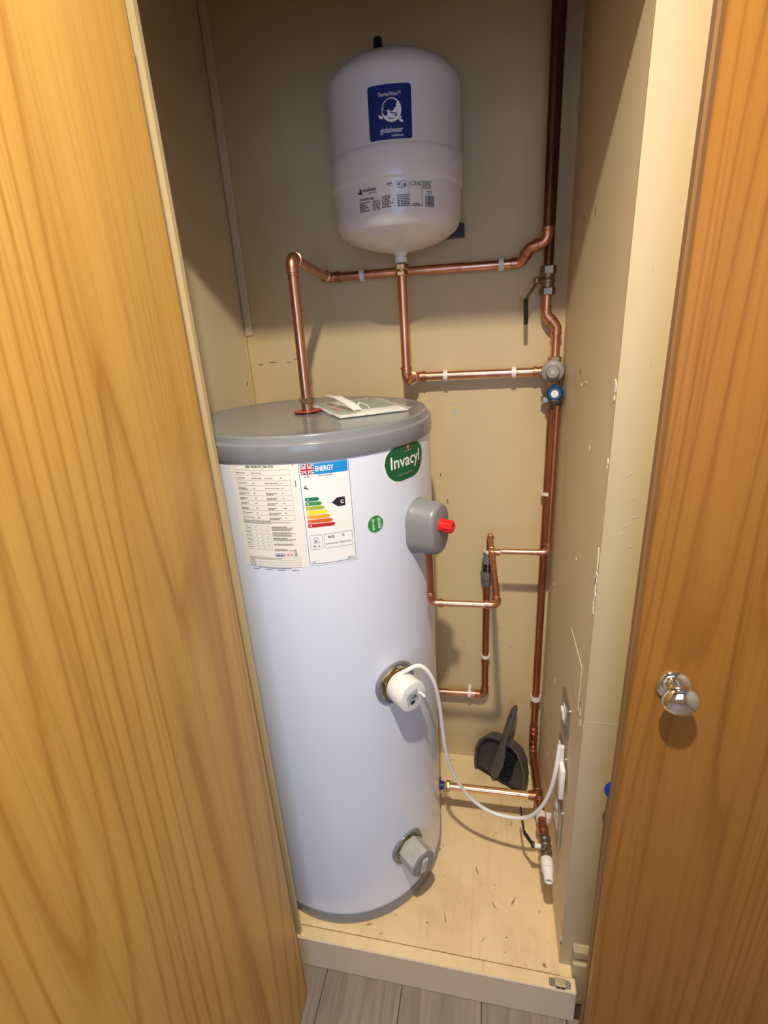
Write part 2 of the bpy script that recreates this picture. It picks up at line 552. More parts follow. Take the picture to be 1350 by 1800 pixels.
def slab(name, lo, hi, mat, bev=0.0, label=None):
    return struct(MB().box(lo, hi, mat, bev).build(name, smooth=0), label)
wall_back = slab('wall_back', (-0.80, YB, 0), (HX1, YB + 0.08, ZC), 'cream_paint', label='cream painted back wall of the cupboard')
wall_left = slab('wall_left', (XL - 0.08, YF + 0.010, 0), (XL, YB, ZC), 'grey_cream_paint', label='cream painted left side wall of the cupboard')
YP = 0.825                                          # front of the right partition
def xr(y): return 0.1815 + (YB - y) / (YB - YP) * 0.0040
wall_right = MB().extrude([(xr(YP), YP + 0.004), (0.285, YP + 0.004), (0.285, YB), (xr(YB), YB)], 0.0, ZC, 'grey_cream_paint').build('wall_right', smooth=0)
struct(wall_right, 'scuffed cream partition on the right of the cupboard')
front = MB()
front.box((xr(YP), YP, 0), (0.285, YP + 0.004, ZC), 'jamb_paint')
struct(front.build('trim_1', smooth=0), 'cream painted front edge of the right partition')
slab('wall_front', (HX0, YF, 0), (-0.4735, YF + 0.010, ZC), 'jamb_paint', label='cream painted front wall left of the cupboard opening')
slab('wall_head', (-0.4735, YF, ZL), (HX1, YF + 0.010, ZC), 'jamb_paint', label='wall above the cupboard doors')
slab('wall_side', (0.95, YF, 0), (HX1, YF + 0.085, ZL), 'hall_paint')
slab('wall_compartment', (0.95, YF + 0.085, 0), (1.03, YB, ZC), 'grey_cream_paint')
slab('wall_hall_left', (HX0 - 0.08, HY0, 0), (HX0, YF, ZC), 'hall_paint')
slab('wall_hall_right', (HX1, HY0, 0), (HX1 + 0.08, YB, ZC), 'hall_paint')
slab('ceiling', (HX0 - 0.08, HY0 - 0.08, ZC), (HX1 + 0.08, YB + 0.08, ZC + 0.06), 'hall_paint')
# rear wall of the hall, with the window the daylight enters by
rear = MB()
WX0, WX1, WZ0, WZ1 = -0.35, 0.85, 0.75, 2.15
rear.box((HX0, HY0 - 0.08, 0), (WX0, HY0, ZC), 'hall_paint')
rear.box((WX1, HY0 - 0.08, 0), (HX1, HY0, ZC), 'hall_paint')
rear.box((WX0, HY0 - 0.08, 0), (WX1, HY0, WZ0), 'hall_paint')
rear.box((WX0, HY0 - 0.08, WZ1), (WX1, HY0, ZC), 'hall_paint')
struct(rear.build('wall_rear', smooth=0))
wf = MB()
for lo, hi in (((WX0, WZ0), (WX0 + 0.05, WZ1)), ((WX1 - 0.05, WZ0), (WX1, WZ1)), ((WX0 + 0.05, WZ0), (WX1 - 0.05, WZ0 + 0.05)),
               ((WX0 + 0.05, WZ1 - 0.05), (WX1 - 0.05, WZ1)), ((0.225, WZ0 + 0.05), (0.275, WZ1 - 0.05))):
    wf.box((lo[0], HY0 - 0.06, lo[1]), (hi[0], HY0 - 0.02, hi[1]), 'plastic_white', 0.004)
struct(wf.build('window_1', smooth=0), 'white framed hall window behind the viewer')

# hall floor: laminate planks, one object each
floor = MB().box((HX0 - 0.08, HY0 - 0.08, -0.06), (HX1 + 0.08, YF + 0.09, -0.012), 'crack_dark').build('floor', smooth=0)
struct(floor, 'grey-brown laminate floor of the hall')
PW = 0.2035
plank_me = {}
for i in range(-6, 6):
    x0 = -0.0005 + i * PW
    x1 = x0 + PW
    x0, x1 = max(x0, HX0), min(x1, HX1)
    if x1 - x0 < 0.02: continue
    cut = random.uniform(-1.1, 0.25)
    for y0, y1 in ((HY0, cut), (cut, YF + 0.002)):
        p = MB().box((x0 + 0.0008, y0 + 0.0008, -0.012), (x1 - 0.0008, y1 - 0.0008, 0.0), 'laminate', 0.0009, 1).build('plank', floor, smooth=0)

# cupboard floor board and the kerb batten in front of it
cf = MB().box((XL, YF + 0.026, 0.0), (0.1855, YB, ZF), 'floor_paint').build('floor_cupboard', smooth=0)
struct(cf, 'cream-yellow painted floor board of the cupboard, scuffed and scratched')
kerb = MB()
kerb.box((-0.55, YF - 0.006, 0.0), (0.2195, YF + 0.0245, ZF), 'kerb_paint', 0.0025, 1)
kerb.box((0.165, YF + 0.0255, 0.0), (0.2125, YP, ZF - 0.0005), 'kerb_paint')
kerb = kerb.build('trim_2', smooth=0)
struct(kerb, 'painted kerb batten along the front of the cupboard floor')
MB().box((-0.55, YF - 0.0035, ZF - 0.001), (0.2175, YF + 0.0235, ZF + 0.0012), 'floor_paint', 0.0008, 1).build('paint_layer', kerb, smooth=0)
MB().box((xr(YP), YF + 0.0240, ZF - 0.001), (0.2120, YP, ZF + 0.0004), 'floor_paint').build('paint_layer', kerb, smooth=0)
# ragged flakes of paint and dark cracks along the batten
rnd = random.Random(3)
for k in range(9):
    x = -0.45 + 0.065 * k + rnd.uniform(-0.02, 0.02)
    w = rnd.uniform(0.010, 0.03); h = rnd.uniform(0.002, 0.0045)
    pts = [(x + w * t / 6, (h if t % 6 else 0) * rnd.uniform(0.3, 1)) for t in range(7)]
    poly = [(p[0], -p[1]) for p in pts] + [(x + w, 0.001), (x, 0.001)]
    M = Matrix(((1, 0, 0, 0), (0, 0, -1, YF - 0.0062), (0, 1, 0, ZF - 0.001), (0, 0, 0, 1)))
    MB().extrude(poly, 0, 0.0006, 'floor_paint', M).build('paint_flake', kerb, smooth=0)

for x, y, w_, h_, r in ((-0.02, 1.02, .004, .014, .3), (0.03, 0.93, .003, .016, .6), (0.08, 0.95, .0025, .018, -.5), (-0.10, 0.88, .003, .02, .2), (0.10, 1.10, .0035, .0035, 0), (-0.30, 0.83, .014, .003, .2),
                       (-0.40, 0.822, .018, .003, -.1), (0.15, 0.815, .006, .008, .4), (0.06, 0.86, .005, .003, .2), (0.00, 0.845, .012, .0016, .9), (0.125, 1.23, .006, .004, .2), (-0.12, 1.405, .02, .002, 0.05)):
    rk = random.Random(int(x * 991 + y * 77)); pts = []
    for k in range(11):
        a = 2 * PI * k / 11; q = rk.uniform(0.35, 1.0); pts.append((w_ * q * math.cos(a), h_ * q * math.sin(a)))
    MB().extrude(pts, 0.0, 0.0003, 'scuff_brown', Matrix.Translation((x, y, ZF - 0.0001)) @ Matrix.Rotation(r, 4, 'Z')).build('paint_chip', cf, smooth=0)
# skirting on the partition's front
sk = MB()
prof = [(0, 0.0), (0.018, 0.0), (0.018, 0.142), (0.0165, 0.148), (0.010, 0.150), (0.010, 0.166), (0.014, 0.169), (0.013, 0.189), (0.004, 0.200), (0, 0.200)]
M = Matrix(((0, 0, 1, 0.2128), (-1, 0, 0, YP), (0, 1, 0, 0), (0, 0, 0, 1)))
sk.extrude(prof, 0.0, 0.0735, 'jamb_paint', M)
struct(sk.build('baseboard_right', smooth=25), 'moulded cream skirting at the foot of the right partition')

# plaster strip in the back left corner, marks and chips of the walls
MB().box((XL + 0.004, YB - 0.005, 1.612), (XL + 0.026, YB, ZC), 'grey_cream_paint', 0.002).build('corner_strip', wall_back, smooth=0)
MB().box((XL, YB - 0.012, ZF), (XL + 0.005, YB, 1.612), 'cream_paint', 0.002).build('corner_bead', wall_back, smooth=0)
def chip(parent, M, w, h, mat, seed, th=0.0007, n=11):
    r = random.Random(seed)
    pts = []
    for k in range(n):
        a = 2 * PI * k / n
        q = r.uniform(0.45, 1.0)
        pts.append((w * q * math.cos(a), h * q * math.sin(a)))
    return MB().extrude(pts, -0.0002, th, mat, M).build('paint_chip', parent, smooth=0)
def on_right(y, z): return frame((xr(y), y, z), (-1, -0.0066, 0), (0, -1, 0))
def on_back(x, z): return frame((x, YB, z), (0, -1, 0), (1, 0, 0))
def on_left(y, z): return frame((XL, y, z), (1, 0, 0), (0, 1, 0))
for y, z, w, h, mat in ((0.990, 1.373, .003, .007, 'plaster_white'), (1.13, 1.475, .010, .003, 'plaster_white'), (1.08, 1.485, .02, .0022, 'plaster_white'),
                        (1.15, 1.50, .003, .006, 'crack_dark'), (1.03, 1.12, .003, .006, 'plaster_white'), (1.32, 0.90, .006, .006, 'plaster_white'),
                        (1.315, 0.897, .0026, .003, 'crack_dark'), (1.24, 1.80, .002, .009, 'crack_dark'), (1.12, 1.79, .0015, .012, 'crack_dark'),
                        (0.86, 0.858, .005, .012, 'plaster_white'), (0.853, 0.838, .004, .010, 'plaster_white'), (0.868, 0.876, .003, .004, 'crack_dark'),
                        (1.22, 0.38, .004, .008, 'plaster_white'), (1.19, 0.67, .003, .012, 'plaster_white'), (0.83, 0.20, .006, .007, 'plaster_white'),
                        (0.828, 0.185, .004, .005, 'crack_dark'), (0.93, 0.31, .003, .012, 'crack_dark')):
    chip(wall_right, on_right(y, z), w, h, mat, int(y * 999 + z * 77))
for x, z, w, h, mat in ((-0.105, 1.40, .012, .006, 'plaster_patch'), (-0.10, 1.375, .009, .012, 'plaster_patch'), (-0.06, 1.42, .002, .012, 'plaster_patch'),
                        (-0.18, 1.33, .0018, .010, 'crack_dark'), (-0.145, 1.19, .0018, .009, 'crack_dark'), (-0.125, 1.105, .0016, .012, 'crack_dark'),
                        (-0.075, 0.60, .003, .016, 'plaster_patch'), (-0.07, 0.56, .0035, .014, 'plaster_patch'), (0.075, 0.60, .002, .002, 'crack_dark'),
                        (-0.545, 1.560, .0015, .022, 'crack_dark'), (-0.58, 1.533, .012, .0018, 'crack_dark'), (-0.63, 1.535, .018, .0016, 'crack_dark'),
                        (-0.67, 1.53, .012, .0014, 'crack_dark'), (-0.55, 1.541, .02, .0014, 'crack_dark'), (0.07, 0.435, .002, .002, 'crack_dark')):
    chip(wall_back, on_back(x, z), w, h, mat, int(x * 777 + z * 55), 0.0005)
for y, z, w, h in ((0.93, 1.93, .004, .006), (0.945, 1.955, .003, .004), (0.97, 1.80, .004, .005), (1.03, 1.79, .004, .006), (1.40, 1.48, .003, .008)):
    chip(wall_left, on_left(y, z), w, h, 'crack_dark', int(y * 555 + z * 33), 0.0005)
# broken plaster along the front arris of the partition
for z, w, h, mat in ((1.505, .005, .016, 'plaster_white'), (1.49, .004, .010, 'plaster_white'), (1.385, .003, .010, 'plaster_white'), (1.178, .007, .018, 'plaster_white'),
                     (1.172, .0035, .008, 'crack_dark'), (1.145, .006, .020, 'plaster_white'), (1.115, .004, .02, 'plaster_white'), (1.21, .002, .03, 'plaster_white')):
    chip(wall_right, on_right(YP + 0.012, z), w * 1.6, h, mat, int(z * 1234), 0.0010, 13)
for x, z, w, h, r in ((0.206, 1.385, .008, .0012, .7), (0.212, 1.345, .006, .0010, .6), (0.219, 1.315, .008, .0010, .3), (0.205, 1.30, .007, .0012, .6),
                   (0.20, 1.285, .006, .0009, .5), (0.216, 1.265, .005, .0008, .2)):
    M = frame((x * YP / 0.775, YP, 1.609 - (1.609 - z) * YP / 0.775), (0, -1, 0), (math.cos(r), 0, math.sin(r)))
    chip(wall_right, M, w, h, 'plaster_patch', int(z * 321), 0.0005)
# outline of a filled socket hole and its pencil joint
patch = MB().box((-0.0012, -0.071, -0.055), (0.001, 0.071, 0.055), 'grey_cream_paint', 0.0008, 1, M=Matrix.Translation((xr(0.949), 0.949, 0.90)) @ Matrix.Rotation(0.0066, 4, 'Z')).build('plaster_patch', wall_right, smooth=0)
MB().box((xr(YP), YP - 0.0005, 0.867), (0.27, YP + 0.001, 0.8682), 'plaster_patch').build('plaster_joint', wall_right, smooth=0)

# ------------------------------------------------------------------ doors
# left leaf, swung right open; its inner face looks at the cylinder
ld = thing('wardrobe_door', 'light orange ash veneer cupboard door standing wide open on the left', 'door', (-0.443, 0.706, 0.008))
H0 = Vector((-0.443, 0.706, 0.0)); along = Vector((0.052, -0.9986, 0)).normalized(); nrm = Vector((along.y, -along.x, 0)) * -1   # nrm faces +x
if nrm.x < 0: nrm = -nrm
Md = Matrix(((along.x, nrm.x, 0, H0.x), (along.y, nrm.y, 0, H0.y), (0, 0, 1, 0), (0, 0, 0, 1)))
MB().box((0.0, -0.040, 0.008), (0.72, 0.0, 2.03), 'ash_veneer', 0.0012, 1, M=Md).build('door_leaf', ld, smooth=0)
MB().box((-0.004, -0.0395, 0.008), (0.0, -0.0005, 2.03), 'edge_wood', 0.0008, 1, M=Md).build('edge_lipping', ld, smooth=0)

# right leaf, closed to but standing proud of the frame
rd = thing('wardrobe_door', 'darker orange-brown veneer cupboard door with chrome knob on the right', 'door', (0.228, 0.735, 0.008))
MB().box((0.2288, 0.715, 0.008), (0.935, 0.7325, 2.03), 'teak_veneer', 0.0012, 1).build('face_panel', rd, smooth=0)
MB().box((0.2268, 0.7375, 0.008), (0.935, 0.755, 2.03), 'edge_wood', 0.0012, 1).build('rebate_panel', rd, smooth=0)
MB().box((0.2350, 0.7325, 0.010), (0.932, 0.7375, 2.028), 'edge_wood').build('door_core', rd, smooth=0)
Mk = frame((0.287, 0.715, 1.056), (0, -1, 0))
knob = MB().lathe([(0.0, 0.0), (0.0255, 0.0), (0.0262, 0.002), (0.0250, 0.0045), (0.0195, 0.0065), (0.0165, 0.0075), (0.0105, 0.0075)], 'chrome', Mk, 48).build('door_knob', rd, smooth=50)
knob['label'] = 'round polished chrome knob'
kp = [(0.0105, 0.0070), (0.0100, 0.014), (0.0105, 0.021), (0.0150, 0.0245), (0.0215, 0.0275), (0.0258, 0.0320), (0.0268, 0.0365), (0.0255, 0.0410), (0.0205, 0.0455), (0.0125, 0.0485), (0.005, 0.0496), (0, 0.0498)]
MB().lathe(kp, 'chrome', Mk, 48).build('knob_head', knob, smooth=60)

# thing behind the right door
bt = thing('cleaning_tool', 'sliver of a blue and brown tool tucked behind the right door edge', 'tool', (0.2385, 0.765, 0.0))
MB().tube([(0.2375, 0.765, 0.0), (0.2365, 0.765, 0.40), (0.2345, 0.765, 0.66), (0.2345, 0.765, 0.735), (0.238, 0.765, 0.76)], [0.006, 0.007, 0.0075, 0.0070, 0.0060], 'brown_wood', 14).build('handle', bt)
MB().lathe([(0, -0.021), (0.008, -0.019), (0.0140, -0.010), (0.0160, 0.0), (0.0140, 0.010), (0.008, 0.019), (0, 0.021)], 'blue_bright',
           Matrix.Translation((0.2365, 0.7655, 0.765)) @ Matrix.Diagonal((1, 0.5, 1, 1)), 24).build('grip', bt)

# door catch on the kerb
ct = thing('door_catch', 'small chrome roller catch screwed to the kerb end', 'door catch', (0.182, 0.787, ZF + 0.0012))
def flat_on(x, y, z): return Matrix.Translation((x, y, z))
MB().extrude(rrect(0.157, 0.7735, 0.207, 0.7905, 0.004), ZF + 0.0012, ZF + 0.0030, 'steel_plate').build('base_plate', ct, smooth=0)
MB().box((0.170, 0.7715, ZF + 0.003), (0.195, 0.789, ZF + 0.0115), 'jamb_paint', 0.002).build('catch_body', ct)
MB().box((0.1725, 0.7708, ZF + 0.0035), (0.182, 0.7718, ZF + 0.009), 'black_plastic').build('catch_slot', ct, smooth=0)
MB().box((0.1835, 0.7708, ZF + 0.0035), (0.1925, 0.7718, ZF + 0.009), 'black_plastic').build('catch_slot', ct, smooth=0)
for x in (0.1615, 0.2015):
    MB().lathe([(0, 0), (0.0026, 0), (0.0026, 0.0008), (0.0014, 0.0012), (0.0012, 0.0005), (0, 0.0005)], 'chrome', Matrix.Translation((x, 0.782, ZF + 0.003)), 16).build('screw', ct)

# ceiling lamp that lights the hall (out of the picture)
lp = thing('ceiling_lamp', 'small round flush ceiling lamp above the viewer', 'lamp', (LAMP.x, LAMP.y, ZC - 0.02))
MB().lathe([(0.0, 0.02), (0.05, 0.02), (0.05, 0.006), (0.044, 0.0), (0.0, 0.0)], 'plastic_white', Matrix.Translation((LAMP.x, LAMP.y, ZC - 0.0201)), 32).build('lamp_base', lp)
MB().lathe([(0.0, 0.0), (0.038, 0.0), (0.036, -0.003), (0.0, -0.006)], 'lamp_glass', Matrix.Translation((LAMP.x, LAMP.y, ZC - 0.0205)), 32).build('lamp_lens', lp)

# ------------------------------------------------------------------ hot water cylinder
CX, CY, CR = -0.4076, 1.0925, 0.274
cyl = thing('hot_water_cylinder', 'tall white hot water cylinder with grey lid in the cupboard', 'water heater', (CX, CY, ZF))
Mc = Matrix.Translation((CX, CY, 0))
MB().lathe([(0.2, 0.118), (CR, 0.118), (CR, 1.405), (0.20, 1.405)], 'cylinder_white', Mc, 128).build('body', cyl)
MB().lathe([(0.20, ZF), (CR - 0.004, ZF), (CR + 0.0022, ZF + 0.003), (CR + 0.0030, ZF + 0.008), (CR + 0.0028, ZF + 0.036), (CR + 0.0020, ZF + 0.038), (CR - 0.002, ZF + 0.038)], 'cylinder_grey', Mc, 128).build('base_ring', cyl)
lidp = [(CR - 0.004, 1.3915), (0.2768, 1.3915), (0.2776, 1.3930), (0.2772, 1.4205), (0.2766, 1.4235), (0.2745, 1.4258), (0.2722, 1.4262), (0.2700, 1.4254), (0.2688, 1.4258),
        (0.2680, 1.4275), (0.2674, 1.4352), (0.2664, 1.4378), (0.2640, 1.4392), (0.2612, 1.4388), (0.2590, 1.4376), (0.2560, 1.4370), (0.12, 1.4372), (0.0, 1.4374)]
MB().lathe(lidp, 'cylinder_grey', Mc, 128).build('lid', cyl, smooth=40)
LIDZ = 1.4374
def cyl_pt(deg, r, z):
    a = math.radians(deg)
    return Vector((CX + r * math.cos(a), CY + r * math.sin(a), z))
def rad_frame(deg, z, r=CR):
    a = math.radians(deg)
    d = Vector((math.cos(a), math.sin(a), 0))
    # local x tangential (to the right), y up, z outwards
    t = Vector((-math.sin(a), math.cos(a), 0))
    M = Matrix(((t.x, 0, d.x), (t.y, 0, d.y), (t.z, 1, d.z))).to_4x4()
    M.translation = Vector((CX + r * d.x, CY + r * d.y, z))
    return M

# technical data sheet -------------------------------------------------
A = math.radians
w = CR * A(28.0); h = 0.211
sh = Sheet().rect(0, 0, w, h, 'paper_cream', 1)
t1 = sh.wrap((CX, CY), CR, A(-104.7), 1.1805).build('data_label', cyl, smooth=0)
t1['label'] = 'cream data label with a table of small print'
sh = Sheet()
sh.text('180L INVACYL DIR STD', w * 0.47, h - 0.0085, 0.0042, 'ink_black', 2, 0.03, 0.056, 'C')
x0, x1 = 0.012, w - 0.014
rows = 10; top = h - 0.013; rh = 0.0098
def hl(s, u0, u1, v, t=0.00035, mat='ink_line'): s.rect(u0, v - t / 2, u1, v + t / 2, mat, 2)
def vl(s, u, v0, v1, t=0.00035, mat='ink_line'): s.rect(u - t / 2, v0, u + t / 2, v1, mat, 2)
for i in range(rows + 1): hl(sh, x0, x1, top - i * rh)
vl(sh, x0, top - rows * rh, top); vl(sh, x1, top - rows * rh, top)
for i in range(rows):
    v = top - (i + 0.62) * rh
    sh.scribble(x0 + 0.0015, x0 + random.uniform(0.016, 0.027), v, 0.0013)
    if 2 < i < 8: sh.scribble(x0 + 0.0015, x0 + random.uniform(0.012, 0.022), v - 0.0023, 0.0013)
    sh.scribble(x0 + 0.033, x0 + 0.033 + random.uniform(0.003, 0.006) + (0.016 if i < 2 else 0), v, 0.0014)
    if i:
        sh.scribble(x0 + 0.058, x0 + random.uniform(0.074, 0.086), v, 0.0013)
        if i > 3: sh.scribble(x0 + 0.058, x0 + random.uniform(0.068, 0.078), v - 0.0023, 0.0013)
        sh.scribble(x0 + 0.089, x0 + 0.089 + random.uniform(0.002, 0.006), v, 0.0014)
v = top - rows * rh - 0.003
for i in range(3):
    sh.scribble(x0, x0 + (0.10 if i == 1 else 0.06), v - i * 0.0024, 0.0011)
tt = v - 0.0095
for i in range(7): hl(sh, x0, x0 + 0.055, tt - i * 0.0083)
vl(sh, x0 + 0.055, tt - 6 * 0.0083, tt)
for i in range(6):
    sh.scribble(x0 + 0.001, x0 + random.uniform(0.012, 0.018), tt - (i + 0.6) * 0.0083, 0.0012)
    for k in range(3): sh.scribble(x0 + 0.024 + 0.012 * k, x0 + 0.026 + 0.012 * k, tt - (i + 0.6) * 0.0083, 0.0013)
rx = x0 + 0.059
for blk, (n, bold) in enumerate(((4, 1), (4, 0), (3, 1), (2, 0), (2, 1))):
    for i in range(n):
        mat = 'ink_black' if bold and i == 0 else 'ink_grey'
        sh.scribble(rx, rx + (random.uniform(0.022, 0.03) if i == 0 and bold else random.uniform(0.036, 0.047)), tt - 0.002 - blk * 0.0118 - i * 0.0023, 0.0012, mat)
# coloured certification marks and bin symbol
sh.rect(rx, tt - 0.0625, rx + 0.018, tt - 0.0565, 'ink_linkblue'); sh.rect(rx + 0.019, tt - 0.0605, rx + 0.037, tt - 0.0565, 'ink_pink'); sh.rect(rx + 0.019, tt - 0.0625, rx + 0.037, tt - 0.061, 'ink_flagred')
sh.rect(rx, tt - 0.0628, rx + 0.018, tt - 0.0612, 'ink_black', 2)
sh.scribble(rx + 0.002, rx + 0.016, tt - 0.0597, 0.0016, 'ink_white', 3)
sh.scribble(rx + 0.0205, rx + 0.0355, tt - 0.0592, 0.0014, 'ink_white', 3)
sh.text('UK', rx + 0.0385, tt - 0.0592, 0.003, 'ink_black', 2, 0.03); sh.text('CA', rx + 0.0385, tt - 0.0630, 0.003, 'ink_black', 2, 0.03)
sh.poly([(rx + 0.039, tt - 0.0475), (rx + 0.0395, tt - 0.0475), (rx + 0.0435, tt - 0.0535), (rx + 0.043, tt - 0.0535)], 'ink_black', 2)
sh.poly([(rx + 0.0430, tt - 0.0475), (rx + 0.0435, tt - 0.0475), (rx + 0.0395, tt - 0.0535), (rx + 0.039, tt - 0.0535)], 'ink_black', 2)
sh.rect(rx + 0.0385, tt - 0.0545, rx + 0.0440, tt - 0.0538, 'ink_black', 2)
bb = tt - 0.066
for i in range(5): hl(sh, x0, x1, bb - i * 0.0052)
vl(sh, x0, bb - 0.0208, bb); vl(sh, x1, bb - 0.0208, bb)
sh.scribble(x0 + 0.001, x0 + 0.07, bb - 0.0035, 0.0013)
for i in (1, 2, 3): sh.scribble(x0 + 0.001, x0 + 0.013, bb - 0.0035 - i * 0.0052, 0.0012)
sh.scribble(x0 + 0.018, x1 - 0.02, bb - 0.0238, 0.0011)
for k in range(4): sh.scribble(x0 + 0.004 + k * 0.028, x0 + 0.019 + k * 0.028, bb - 0.0275, 0.0011)
sh.rect(w - 0.0062, h - 0.0465, w - 0.0044, h - 0.0340, 'ink_grey', 2)
sh.rect(w - 0.0075, h - 0.006, w - 0.0058, h - 0.003, 'ink_grey', 2)
sh.wrap((CX, CY), CR, A(-104.7), 1.1805).build('data_print', t1, smooth=0)

# energy label ---------------------------------------------------------
w = CR * A(20.2); h = 0.2085
sh = Sheet().rrect(0, 0, w, h, 0.003, 'paper_white', 2)
t2 = sh.wrap((CX, CY), CR, A(-76.5), 1.1832).build('energy_label', cyl, smooth=0)
t2['label'] = 'white energy rating label with coloured bands'
e = Sheet()
e.rring(0.002, 0.003, w - 0.002, h - 0.003, 0.004, 0.0011, 'ink_frame', 3)
fx0, fx1, fy0, fy1 = 0.005, 0.029, h - 0.0245, h - 0.0055
e.rect(fx0, fy0, fx1, fy1, 'ink_flagblue', 3)
fw, fh = fx1 - fx0, fy1 - fy0; fc = (fx0 + fw / 2, fy0 + fh / 2)
def band(p, q, t, mat, lay):
    dx, dy = q[0] - p[0], q[1] - p[1]; L = math.hypot(dx, dy); nx, ny = -dy / L * t / 2, dx / L * t / 2
    e.poly([(p[0] + nx, p[1] + ny), (q[0] + nx, q[1] + ny), (q[0] - nx, q[1] - ny), (p[0] - nx, p[1] - ny)], mat, lay)
for (px, py), (qx, qy) in (((fx0 + 0.001, fy0 + 0.001), (fx1 - 0.001, fy1 - 0.001)), ((fx0 + 0.001, fy1 - 0.001), (fx1 - 0.001, fy0 + 0.001))):
    band((px, py), (qx, qy), 0.0040, 'ink_white', 4); band((px, py), (qx, qy), 0.0013, 'ink_flagred', 5)
e.rect(fx0, fc[1] - 0.0032, fx1, fc[1] + 0.0032, 'ink_white', 6); e.rect(fc[0] - 0.0032, fy0, fc[0] + 0.0032, fy1, 'ink_white', 6)
e.rect(fx0, fc[1] - 0.0018, fx1, fc[1] + 0.0018, 'ink_flagred', 7); e.rect(fc[0] - 0.0018, fy0, fc[0] + 0.0018, fy1, 'ink_flagred', 7)
e.rect(fx1 + 0.0005, h - 0.0255, w - 0.0045, h - 0.0050, 'ink_sky', 3)
e.text('ENERGY', fx1 + 0.003, h - 0.0195, 0.0098, 'ink_white', 5, 0.025, 0.0335)
e.scribble(0.010, 0.022, h - 0.0295, 0.0015, 'ink_grey', 3); e.scribble(0.036, 0.062, h - 0.0292, 0.0015, 'ink_grey', 3)
hl(e, 0.006, w - 0.006, h - 0.0405)
# tap symbol
tx, ty = 0.0075, h - 0.0515
e.rect(tx, ty, tx + 0.0062, ty + 0.0022, 'ink_black', 3); e.rect(tx + 0.002, ty + 0.002, tx + 0.0036, ty + 0.0048, 'ink_black', 3)
e.rect(tx + 0.0003, ty + 0.0044, tx + 0.0054, ty + 0.0054, 'ink_black', 3); e.rect(tx + 0.0052, ty - 0.0018, tx + 0.0075, ty + 0.001, 'ink_black', 3)
by = h - 0.0690
for i, ch in enumerate(('A', 'A', 'C', 'D', 'E', 'F', 'G')):
    y1 = by - i * 0.0088; y0 = y1 - 0.0072; L = 0.0265 + i * 0.0042; bx = 0.0075
    e.poly([(bx, y0), (bx + L - 0.0035, y0), (bx + L, (y0 + y1) / 2), (bx + L - 0.0035, y1), (bx, y1)], 'ink_band%d' % i, 3)
    e.text('B' if i == 1 else ch, bx + 0.0035, y0 + 0.0018, 0.0036, 'ink_white', 4, 0.02)
ax, ay = 0.0560, by - 0.0142
e.poly([(ax, ay), (ax + 0.0105, ay - 0.0088), (ax + 0.0255, ay - 0.0088), (ax + 0.0255, ay + 0.0088), (ax + 0.0105, ay + 0.0088)], 'ink_black', 3)
e.text('C', ax + 0.0165, ay - 0.0034, 0.0068, 'ink_white', 4, 0.03)
e.rring(0.0080, 0.0340, 0.0315, 0.0640, 0.003, 0.0006, 'ink_frame', 3); e.rring(0.0345, 0.0340, w - 0.0065, 0.0640, 0.003, 0.0006, 'ink_frame', 3)
e.text('16', 0.0125, 0.0385, 0.0045, 'ink_black', 4, 0.02); e.text('dB', 0.0215, 0.0388, 0.0030, 'ink_black', 4, 0.01)
for (p, q) in (((0.0140, 0.0475), (0.0140, 0.0545)), ((0.0140, 0.0545), (0.0195, 0.0600)), ((0.0195, 0.0600), (0.0250, 0.0545)), ((0.0250, 0.0545), (0.0250, 0.0475)), ((0.0140, 0.0475), (0.0250, 0.0475))):
    band(p, q, 0.0006, 'ink_frame', 4)
e.poly([(0.0160, 0.0500), (0.0180, 0.0500), (0.0205, 0.0482), (0.0205, 0.0548), (0.0180, 0.0530), (0.0160, 0.0530)], 'ink_line', 4)
e.rect(0.0215, 0.0492, 0.0221, 0.0538, 'ink_line', 4)
e.text('3432', 0.0420, 0.0550, 0.0048, 'ink_black', 4, 0.015); e.text('12', 0.0690, 0.0555, 0.0048, 'ink_black', 4, 0.015)
e.text('kWh/annum', 0.0375, 0.0420, 0.0034, 'ink_grey', 4, 0.01, 0.0235); e.text('GJ/annum', 0.0645, 0.0422, 0.0034, 'ink_grey', 4, 0.01, 0.0215)
e.scribble(0.0080, 0.0140, 0.0065, 0.0016, 'ink_grey', 4); e.scribble(w - 0.020, w - 0.008, 0.0075, 0.0016, 'ink_grey', 4)
e.wrap((CX, CY), CR, A(-76.5), 1.1832).build('energy_print', t2, smooth=0)

# green maker's sticker ------------------------------------------------
def blob(w, h, pad):
    """flat-topped sticker with full round sides, in upright strips"""
    vs = []; fs = []; n = 28; r = h * 0.60
    for i in range(n + 1):
        u = -w / 2 - pad + (w + 2 * pad) * i / n
        t = abs(u) - (w / 2 + pad - r)
        d = 0
        if t > 0: d = r - math.sqrt(max(0, r * r - t * t))
        top = 0.0 if t <= 0 else -min(d, h * 0.9) * 0.72
        bot = -h - pad + d * 0.95
        if bot > top: bot = top
        vs += [(u, bot), (u, top)]
    for i in range(n): fs.append([2 * i, 2 * i + 2, 2 * i + 3, 2 * i + 1])
    return vs, fs
sw, shh = 0.126, 0.074
s = Sheet(); vs, fs = blob(sw, shh, 0.0028); s.items.append((vs, fs, 'ink_white', 1))
t3 = s.wrap((CX, CY), CR, A(-27.8), 1.3935).build('brand_sticker', cyl, smooth=0); t3['label'] = 'rounded green maker sticker with white lettering'
s = Sheet(); vs, fs = blob(sw, shh, 0.0); s.items.append((vs, fs, 'ink_green', 2))
s.text('Invacyl', -0.0005, -0.0450, 0.0255, 'ink_white', 3, 0.012, 0.094, 'C')
